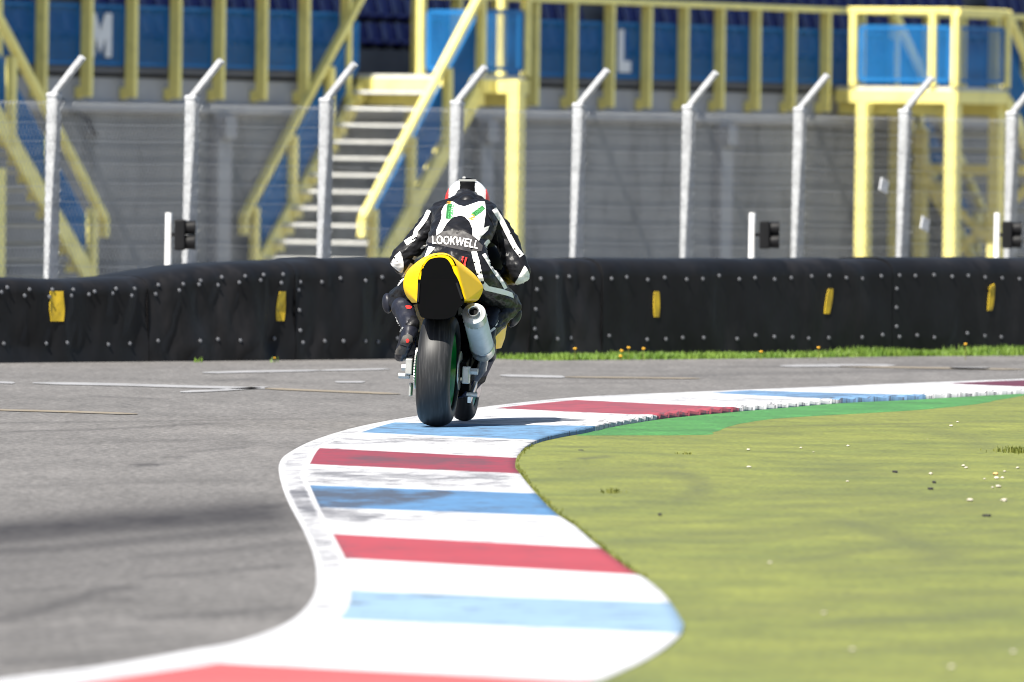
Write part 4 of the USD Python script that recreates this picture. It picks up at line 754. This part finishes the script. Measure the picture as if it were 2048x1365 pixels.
GS = 0.75; GX0, GY0, GX1, GY1 = 730, 330, 1100, 760
def depth_map(mesh, n=700000):
    p, _ = trimesh.sample.sample_surface(mesh, n, seed=5); u, w = project(p); ix, iy = ((u - GX0) / GS).astype(int), ((w - GY0) / GS).astype(int)
    sh = (int((GY1 - GY0) / GS) + 1, int((GX1 - GX0) / GS) + 1); D = np.full(sh, 1e9); ok = (ix >= 0) & (iy >= 0) & (ix < sh[1]) & (iy < sh[0])
    np.minimum.at(D, (iy[ok], ix[ok]), p[ok, 1]); mask = D < 1e8; mask = ndimage.binary_closing(mask, iterations=2) & (ndimage.binary_dilation(D < 1e8, iterations=1))
    idx = ndimage.distance_transform_edt(D > 1e8, return_distances=False, return_indices=True); D = D[tuple(idx)]
    return ndimage.median_filter(D, 3), mask
def look_up(Dm, px): 
    c = [(px[:, 1] - GY0) / GS - 0.5, (px[:, 0] - GX0) / GS - 0.5]
    return ndimage.map_coordinates(Dm[0], c, order=1, mode='nearest'), ndimage.map_coordinates(Dm[1].astype(float), c, order=0) > 0.5
def patch(Dm, poly, name, m_, parent, lift=0.005, thick=0.004, spacing=2.2, smooth_poly=False):
    """A panel sewn on the surface below it: follows that surface, a few millimetres proud."""
    if smooth_poly: poly = smooth_ring(poly, 4)
    pts, tri = sheet_grid(np.array(poly, float), spacing); y, ok = look_up(Dm, pts); c = pts[tri].mean(1); _, okc = look_up(Dm, c)
    tri = tri[okc & (np.ptp(y[tri], axis=1) < 0.12)]
    if not len(tri): return
    A = np.array([at(x, yy_, d - lift) for (x, yy_), d in zip(pts, y)]); Bk = np.array([at(x, yy_, d - lift + thick) for (x, yy_), d in zip(pts, y)])
    n_ = len(A); tri = tri[:, ::-1]; e = np.sort(np.vstack([tri[:, [0, 1]], tri[:, [1, 2]], tri[:, [2, 0]]]), 1); u_, cnt = np.unique(e, axis=0, return_counts=True); bd = u_[cnt == 1]
    side = np.vstack([np.stack([bd[:, 0], bd[:, 1], bd[:, 1] + n_], 1), np.stack([bd[:, 0], bd[:, 1] + n_, bd[:, 0] + n_], 1)])
    m = trimesh.Trimesh(np.vstack([A, Bk]), np.vstack([tri, tri[:, ::-1] + n_, side]), process=False); m.remove_unreferenced_vertices()
    return obj(name, m, m_, parent, smooth=50)
def C1(P): return [(740 + x / 4.874, 340 + y / 4.874) for x, y in P]   # traced on an enlargement
def ribbon(P, w):
    P = np.array(P, float); return list(map(tuple, np.array(LineString(P).buffer(w / 2, cap_style=2).exterior.coords)[:-1]))
DS = depth_map(suit)
patch(DS, C1([(800, 305), (860, 342), (920, 357), (985, 335), (1060, 308), (1120, 310), (1130, 400), (1120, 480), (1110, 565), (1165, 545), (1150, 590), (1085, 650), (1062, 692), (1000, 640), (995, 570), (970, 505), (920, 455), (875, 447), (800, 465), (750, 520), (700, 605), (645, 640), (650, 580), (690, 490), (700, 440), (695, 405), (725, 345)]), 'white_back_panel', LEATHER_W, body)
patch(DS, C1([(560, 655), (640, 640), (700, 600), (800, 590), (900, 592), (1000, 640), (1060, 700), (1100, 740), (1090, 790), (980, 800), (860, 775), (720, 745), (560, 705)]), 'waist_band', LEATHER_G, body, lift=0.003)
for P, w in (([(575, 395), (540, 470), (500, 530), (450, 590), (435, 650)], 42), ([(440, 660), (390, 685), (345, 715)], 54)): patch(DS, C1(ribbon(P, w)), 'sleeve_stripe', LEATHER_W, body)
patch(DS, C1(ribbon([(1210, 380), (1275, 480), (1330, 590), (1380, 690), (1415, 755), (1480, 840)], 50)), 'sleeve_stripe', LEATHER_W, body)
patch(DS, C1([(290, 795), (320, 870), (328, 960), (305, 1005), (250, 970), (200, 915), (225, 870), (250, 830)]), 'elbow_pad', LEATHER_W, body, lift=0.008, smooth_poly=True)
patch(DS, C1([(1505, 935), (1545, 990), (1562, 1050), (1548, 1105), (1490, 1138), (1415, 1112), (1440, 1060), (1470, 1000)]), 'elbow_pad', LEATHER_W, body, lift=0.008, smooth_poly=True)
patch(DS, C1([(1115, 720), (1150, 680), (1172, 700), (1178, 760), (1140, 780)]), 'side_panel', LEATHER_W, body, smooth_poly=True)
patch(DS, C1([(570, 742), (632, 758), (600, 800), (560, 840), (530, 850)]), 'hip_stripe', LEATHER_W, body)
patch(DS, C1([(985, 798), (1040, 796), (1065, 880), (1085, 980), (1112, 1085), (1160, 1135), (1300, 1165), (1390, 1198), (1405, 1255), (1330, 1225), (1200, 1195), (1120, 1175), (1080, 1120), (1045, 1030), (1010, 900)]), 'hip_stripe', LEATHER_W, body)
patch(DS, C1(ribbon([(1108, 820), (1150, 885), (1195, 960), (1235, 1020), (1290, 1095), (1325, 1160)], 34)), 'piping', LEATHER_W, body)
patch(DS, C1(ribbon([(410, 915), (360, 990), (310, 1070), (260, 1125)], 30)), 'piping', LEATHER_W, body)
patch(DS, C1([(490, 765), (520, 735), (560, 730), (545, 750), (505, 775)]), 'piping', LEATHER_W, body); patch(DS, C1([(412, 870), (430, 840), (458, 850), (440, 885)]), 'piping', LEATHER_W, body)
patch(DS, C1(ribbon([(700, 350), (640, 420), (600, 500), (585, 600)], 5)), 'seam', LEATHER_G, body); patch(DS, C1(ribbon([(1150, 420), (1200, 520), (1240, 640), (1260, 800)], 5)), 'seam', LEATHER_G, body)
# lettering
GREEN_D = mat('green_backing', (0.015, 0.12, 0.03), 0.5, var=0.1)
def lettering(Dm, text, mp, hgt, name, m_, parent, lift=0.008, bold=True):
    t = meshkit.text_mesh(text, 1.0, 0.2, bold); x0, x1 = t.bounds[0][0], t.bounds[1][0]; t = t.subdivide_to_size(0.35)
    v = t.vertices; px = np.array([mp((x - x0) / (x1 - x0), y * hgt) for x, y in v[:, :2]]); y, _ = look_up(Dm, px)
    t.vertices = np.array([at(a_, b_, d - lift - (0.002 if zz > 0.1 else -0.001)) for (a_, b_), d, zz in zip(px, y, v[:, 2])]); t.fix_normals(); obj(name, t, m_, parent, smooth=False)
def arc_map(P0, P1, P2):                                            # baseline along a quadratic curve, letters upright to it
    P0, P1, P2 = map(lambda q: np.array(C1([q])[0]), (P0, P1, P2))
    def f(t, h):
        p = (1-t)**2 * P0 + 2*t*(1-t) * P1 + t*t * P2; d = 2*(1-t)*(P1-P0) + 2*t*(P2-P1); d /= np.linalg.norm(d); nrm = np.array([d[1], -d[0]]); return p + nrm * h
    return f
lettering(DS, 'LOOKWELL', arc_map((606, 722), (830, 715), (1050, 770)), 15.5, 'lettering', LEATHER_W, body)
patch(DS, C1(ribbon([(778, 330), (766, 400), (763, 478)], 46)), 'print_backing', GREEN_D, body, lift=0.008); patch(DS, C1(ribbon([(1000, 440), (1065, 400), (1108, 362)], 46)), 'print_backing', GREEN_D, body, lift=0.008)
lettering(DS, 'TIRES', arc_map((775, 335), (765, 400), (762, 475)), 8.5, 'lettering', GREEN_T, body, lift=0.012); lettering(DS, '2', arc_map((745, 325), (775, 335), (800, 325)), 5, 'lettering', ORANGE_T, body)
lettering(DS, 'TIRES', arc_map((1015, 462), (1065, 420), (1112, 385)), 9.0, 'lettering', GREEN_T, body, lift=0.012); lettering(DS, '2', arc_map((962, 470), (985, 485), (1015, 492)), 11, 'lettering', ORANGE_T, body)
lettering(DS, 'il', arc_map((880, 925), (905, 930), (935, 940)), 17, 'lettering', RED, body)
# collar hump
hump_m = blend([[J(934, 406, .80, .070), J(934, 404, .90, .062)], [J(934, 408, .74, .055), J(934, 403, .88, .058)], [J(913, 406, .80, .045), J(955, 406, .80, .045)], [J(934, 413, .70, .03), J(934, 406, .80, .070)]], 0.010, 20)
obj('collar_hump', hump_m, LEATHER, rider, smooth=True)
# helmet
hc = at(934.5, 405, YB + 1.05); hel = trimesh.creation.icosphere(5, 1.0); hv = hel.vertices * [0.128, 0.150, 0.136]; 
hv[:, 2] += 0.0; hel.vertices = hc + hv
DH = depth_map(hel, 400000)
hp = obj('helmet', hel, HELM_W, rider, smooth=True)
def sph_patch(cond, name, m_, lift=1.012):
    c = hel.vertices[hel.faces].mean(1) - hc; k = cond(c[:, 0] / 0.128, c[:, 1] / 0.150, c[:, 2] / 0.136); f = hel.faces[k]
    v = hc + (hel.vertices - hc) * lift; v2 = hc + (hel.vertices - hc) * 0.995; n_ = len(v)
    e = np.sort(np.vstack([f[:, [0, 1]], f[:, [1, 2]], f[:, [2, 0]]]), 1); u_, cnt = np.unique(e, axis=0, return_counts=True); bd = u_[cnt == 1]
    side = np.vstack([np.stack([bd[:, 0], bd[:, 1], bd[:, 1] + n_], 1), np.stack([bd[:, 0], bd[:, 1] + n_, bd[:, 0] + n_], 1)])
    m = trimesh.Trimesh(np.vstack([v, v2]), np.vstack([f, f[:, ::-1] + n_, side]), process=False); m.remove_unreferenced_vertices(); obj(name, m, m_, hp, smooth=60)
sph_patch(lambda x, y, z: (np.abs(x) < 0.33) & (y < 0.85) & (z > -0.6), 'centre_stripe', BIKE_K)
sph_patch(lambda x, y, z: (x > 0.83) & (z < 0.72) & (z > -0.4) & (y < 0.5), 'side_flash', RED, 1.014); sph_patch(lambda x, y, z: (x < -0.83) & (z < 0.72) & (z > -0.4) & (y < 0.5), 'side_flash', RED, 1.014)
sph_patch(lambda x, y, z: (y > 0.55) & (z < 0.45) & (z > -0.25) & (np.abs(x) < 0.8), 'visor', BIKE_K, 1.018)
sph_patch(lambda x, y, z: (np.abs(x) < 0.42) & (z > 0.93), 'top_vent', BIKE_K, 1.025)
obj('vent_button', tube(hc + np.array([-0.02, -0.035, 0.135]), hc + np.array([-0.02, -0.040, 0.142]), 0.010, 12), ALLOY, hp); obj('vent_bar', bar(hc + np.array([-0.05, -0.068, 0.125]), hc + np.array([0.05, -0.068, 0.125]), 0.012, 0.012), ALLOY, hp)
# boots
def boot(sx, calf, ank, heel, ball, toe):
    ch = [[calf, ank], [ank, heel], [ank, ball], [heel, ball], [ball, toe]]
    m = blend(ch, 0.010, 14); v = m.vertices; m.vertices = v + m.vertex_normals * ((meshkit.fbm(v * 24, 2, 3) - 0.5) * 0.010)[:, None]
    b = obj('boot', m, BOOT, rider, smooth=True); D = depth_map(m, 300000); return b, D
bl, DL = boot(-1, J(805, 616, .50, .064), J(821, 653, .35, .052), J(815, 680, .27, .036), J(803, 710, .44, .036), J(799, 713, .52, .030))
br, DR = boot(1, J(982, 632, .48, .062), J(973, 664, .34, .052), J(974, 690, .27, .036), J(980, 712, .44, .034), J(982, 714, .52, .030))
def C2(P, s=4.55, ox=740, oy=580): return [(ox + x / s, oy + y / s) for x, y in P]
patch(DL, C2([(320, 150), (340, 140), (370, 145), (382, 158), (365, 172), (335, 172)]), 'calf_badge', RED, bl, lift=0.004, smooth_poly=True)
patch(DL, C2([(300, 420), (350, 400), (385, 420), (390, 470), (340, 520), (275, 495), (280, 465)]), 'heel_plate', SOLE, bl, lift=0.006); patch(DL, C2([(325, 455), (345, 445), (358, 460), (350, 482), (330, 482)]), 'heel_badge', RED, bl, lift=0.011, smooth_poly=True)
patch(DL, C2([(265, 505), (335, 525), (320, 590), (230, 590), (215, 575)]), 'sole', SOLE, bl, lift=0.005); patch(DL, C2(ribbon([(228, 250), (262, 330)], 16)), 'boot_trim', LEATHER_W, bl); patch(DL, C2(ribbon([(268, 385), (300, 340)], 14)), 'boot_trim', ALLOY, bl)
patch(DR, C2([(1015, 172), (1050, 165), (1056, 180), (1020, 188)]), 'calf_badge', RED, br, lift=0.004); patch(DR, C2(ribbon([(1090, 385), (1140, 345), (1180, 285)], 20)), 'boot_trim', LEATHER_W, br)
# knee sliders
def puck(px, py, w, axis, r=0.05):
    c = at(px, py, YB + w); m = trimesh.creation.icosphere(3, 1.0); x, y, z, _ = frame(c, c + np.asarray(axis, float)); m.vertices = c + m.vertices[:, :1] * x * r * 0.9 + m.vertices[:, 1:2] * y * r * 0.62 + m.vertices[:, 2:3] * z * r * 1.15
    obj('knee_slider', m, BOOT, rider, smooth=True)
puck(775, 607, .66, (-1, -0.15, -0.1)); puck(1029, 636, .68, (0.8, -0.25, -0.5), 0.052)
# gloves: palm and five bent fingers closed round the grips
for sx, wr in ((-1, wrL), (1, wrR)):
    a_, b_ = HB[sx]; d = (b_ - a_) / np.linalg.norm(b_ - a_); c = a_ + (b_ - a_) * 0.72; up = BZ; fwd = BF
    ch = [[wr, (c - fwd * 0.055 + up * 0.012, .034)]] ; pal = [(c - fwd * 0.045 + up * 0.02 + d * k, .020) for k in (-0.034, 0.034)]; ch.append([ch[0][1], *pal])
    for k, ln in zip((-0.036, -0.013, 0.011, 0.034), (0.92, 1.0, 0.96, 0.8)):
        o = c + d * k; p0, p1, p2, p3 = o - fwd * 0.04 + up * 0.022, o - fwd * 0.005 + up * 0.036, o + fwd * 0.032 * ln + up * 0.008, o + fwd * 0.012 * ln - up * 0.026
        ch += [[(p0, .0115), (p1, .011)], [(p1, .011), (p2, .010)], [(p2, .010), (p3, .009)]]
    o = c - d * 0.05; ch += [[(c - fwd * 0.05 - d * 0.03 + up * 0.005, .014), (o - fwd * 0.03 - up * 0.012, .012)], [(o - fwd * 0.03 - up * 0.012, .012), (o + fwd * 0.010 - up * 0.028, .010)]]
    obj('glove', blend(ch, 0.006, 8), LEATHER, rider, smooth=True)
# ------------------------------------------------------------------ grass along the foot of the barrier, flowers, stones, weeds
def blade(o, h, w, ang, lean_):
    d = np.array([math.cos(ang), math.sin(ang), 0]); l = np.array([-d[1], d[0], 0]) * lean_
    return [o - d * w, o + d * w, o + l * h * 0.35 + Z_ * h * 0.6 + d * w * 0.6, o + l * h * 0.35 + Z_ * h * 0.6 - d * w * 0.6, o + l * h + Z_ * h], [(0, 1, 2), (0, 2, 3), (3, 2, 4)]
def blades(pts, hs, w0=0.004):
    V, Fc = [], []
    for o, h in zip(pts, hs):
        v_, f_ = blade(o, h, w0 * rng.uniform(0.7, 1.6), rng.uniform(0, math.pi), rng.uniform(-0.6, 0.6)); Fc += [tuple(len(V) + i for i in t) for t in f_]; V += v_
    return trimesh.Trimesh(np.array(V), np.array(Fc), process=False)
gp, gh = [], []
front = smooth_line([ground(x, y, -0.002) for x, y in ((1075, 722), (1120, 722), (1200, 721), (1400, 719.5), (1600, 717), (1800, 714), (2048, 712.5), (2200, 711))], 10)
tA = arc(front)
for _ in range(15000):
    t = rng.uniform(0, tA[-1]); q = along(front, t); u, _w = project(q)
    back = BA + BD * float((q - BA) @ BD) + BN * 0.10; k = rng.random() ** 1.3; p = q + (back - q) * k; p[2] = 0.0
    dens = 0.45 + 0.55 * meshkit.noise(np.array([[t * 2.2, 0, 3]]), 4)[0]; dens *= np.clip((u - 1060) / 60, 0.1, 1)
    if rng.random() > dens: continue
    gp.append(p); gh.append(rng.uniform(0.022, 0.06) * (0.6 + 0.6 * meshkit.noise(np.array([[t * 4, 0, 9]]), 2)[0]) * (1.25 if u > 1780 else 1))
for x, n_ in ((395, 8), (550, 6)):   # sparse tufts further left
    for _ in range(n_):
        p = ground(x + rng.normal() * 7, 725, 0.0); gp.append(p); gh.append(rng.uniform(0.02, 0.05))
obj('grass_strip', blades(gp, gh, 0.005), GRASS, label='bright green grass growing along the foot of the black barrier', cat='grass', kind='stuff')
LFLOW = 'small yellow flower standing in the grass at the foot of the barrier'
for px, py in ((272, 711), (548, 718), (1150, 699), (1243, 703), (1241, 714), (1257, 697), (1287, 699), (1522, 705), (1931, 690), (1637, 697)):
    h_ = 0.085 if px > 1000 else 0.045; Y = ground(px, 722, 0)[1] + 0.2; top = at(px, py, Y); base = np.array([top[0], top[1], 0.0])
    fl = thing('flower', LFLOW, 'flower', base, 'yellow flowers by the barrier')
    obj('stem', tube(base, top, 0.003, 6), WEED, fl)
    hd_ = trimesh.util.concatenate([tube(top, top + np.array([math.cos(a_) * 0.010, math.sin(a_) * 0.010 - 0.006, 0.008]), 0.006, 6, 0.004) for a_ in np.linspace(0, 2 * math.pi, 9, endpoint=False)] + [ball_ for ball_ in [(lambda s: (s.apply_translation(top + Z_ * 0.005), s)[1])(trimesh.creation.icosphere(1, 0.008))]])
    obj('petals', hd_, FLOWER, fl)
def stone(px, py, size, lab, m_=STONE):
    g = ground(px, py, 0.0075); s = trimesh.creation.icosphere(2, 1.0); v = s.vertices; k = 0.75 + 0.5 * meshkit.noise(v * 1.7 + px, 3)
    r_ = size / 2 / F * g[1]; s.vertices = g + v * k[:, None] * np.array([r_, r_ * 1.3, r_ * 0.55]) + np.array([0, 0, r_ * 0.35])
    return obj('stone', s, m_, smooth=50, label=lab, cat='stone', group='stones on the turf')
LS = 'small pale stone lying loose on the yellow green turf'
for px, py, sz_ in ((1497, 901, 9), (1498, 936, 11), (1602, 897, 7), (1696, 893, 8), (1855, 879, 3), (1902, 853, 9), (1915, 845, 6), (1862, 949, 10), (1927, 933, 9), (1932, 937, 9), (1993, 958, 12), (2009, 944, 7), (2005, 957, 9), (1997, 975, 13), (1985, 976, 7), (1940, 1003, 16), (2008, 1003, 15), (2035, 937, 8), (1969, 959, 6), (1695, 964, 7), (1433, 933, 5), (1627, 905, 5), (1303, 914, 5), (1397, 912, 5), (1540, 1127, 9), (1648, 1228, 11), (1705, 1301, 12), (2027, 1306, 13), (1903, 1336, 13)):
    stone(px, py, sz_ * 0.85, LS)
stone(1991, 950, 11, 'orange tinted flat stone among the pale stones at the right of the turf', mat('orange_stone', (0.60, 0.36, 0.14), 0.8, var=0.2, scale=40))
RUBB = mat('rubber_crumb', (0.03, 0.028, 0.028), 0.8, var=0.3)
def crumb(px, py, w_, h_, lab, grp=None):
    g = ground(px, py, 0.0075); n_ = 14; a_ = np.linspace(0, 2 * math.pi, n_, endpoint=False); rr_ = (0.6 + 0.4 * meshkit.noise(np.stack([a_ * 0 + px, np.cos(a_) * 1.5, np.sin(a_) * 1.5], -1), 5))
    P = Polygon(np.stack([np.cos(a_) * rr_ * w_ / 2 / F * g[1], np.sin(a_) * rr_ * h_ / 2], 1)); m = trimesh.creation.extrude_polygon(P, 0.008); m.apply_translation(g)
    obj('rubber_scrap', m, RUBB, label=lab, cat='scrap', group=grp)
crumb(1143, 923, 42, 0.30, 'long dark rubber scrap lying on the turf near the kerb')
for px, py, w_ in ((1790, 945, 12), (1861, 979, 14), (1974, 1033, 22), (1868, 966, 10), (1162, 903, 14), (1190, 823, 8), (1320, 1031, 10)): crumb(px, py, w_, 0.12, 'small dark rubber scrap lying flat on the turf', 'small rubber scraps on the turf')
def tuft(px, py, n_, spread, h_, lab):
    c = ground(px, py, 0.006); pts_ = [c + np.array([rng.normal() * spread, rng.normal() * spread * 3, 0]) for _ in range(n_)]; obj('weed', blades(pts_, [h_ * rng.uniform(0.5, 1.2) for _ in range(n_)], 0.004), WEED, label=lab, cat='weed', kind='stuff')
tuft(1225, 986, 60, 0.022, 0.02, 'low yellowish weed growing through the turf close to the kerb')
tuft(2038, 905, 320, 0.05, 0.03, 'largest tuft of weed on the turf, at the right edge of the picture')
tuft(1366, 911, 40, 0.02, 0.018, 'faint green tuft in the turf between the kerb and the pale stones')
kerb_edge = [along(right_s, t) for t in np.linspace(nearest_t(right_s, ground(1050, 895)), nearest_t(right_s, ground(1300, 1160)), 240)]
obj('moss', blades([np.array([p[0] + abs(rng.normal()) * 0.012 + 0.004, p[1] + rng.normal() * 0.06, 0.006]) for p in kerb_edge for _ in range(3)], [rng.uniform(0.006, 0.018) for _ in range(720)], 0.004), WEED, label='thin line of moss and weeds along the inner edge of the kerb', cat='moss', kind='stuff')
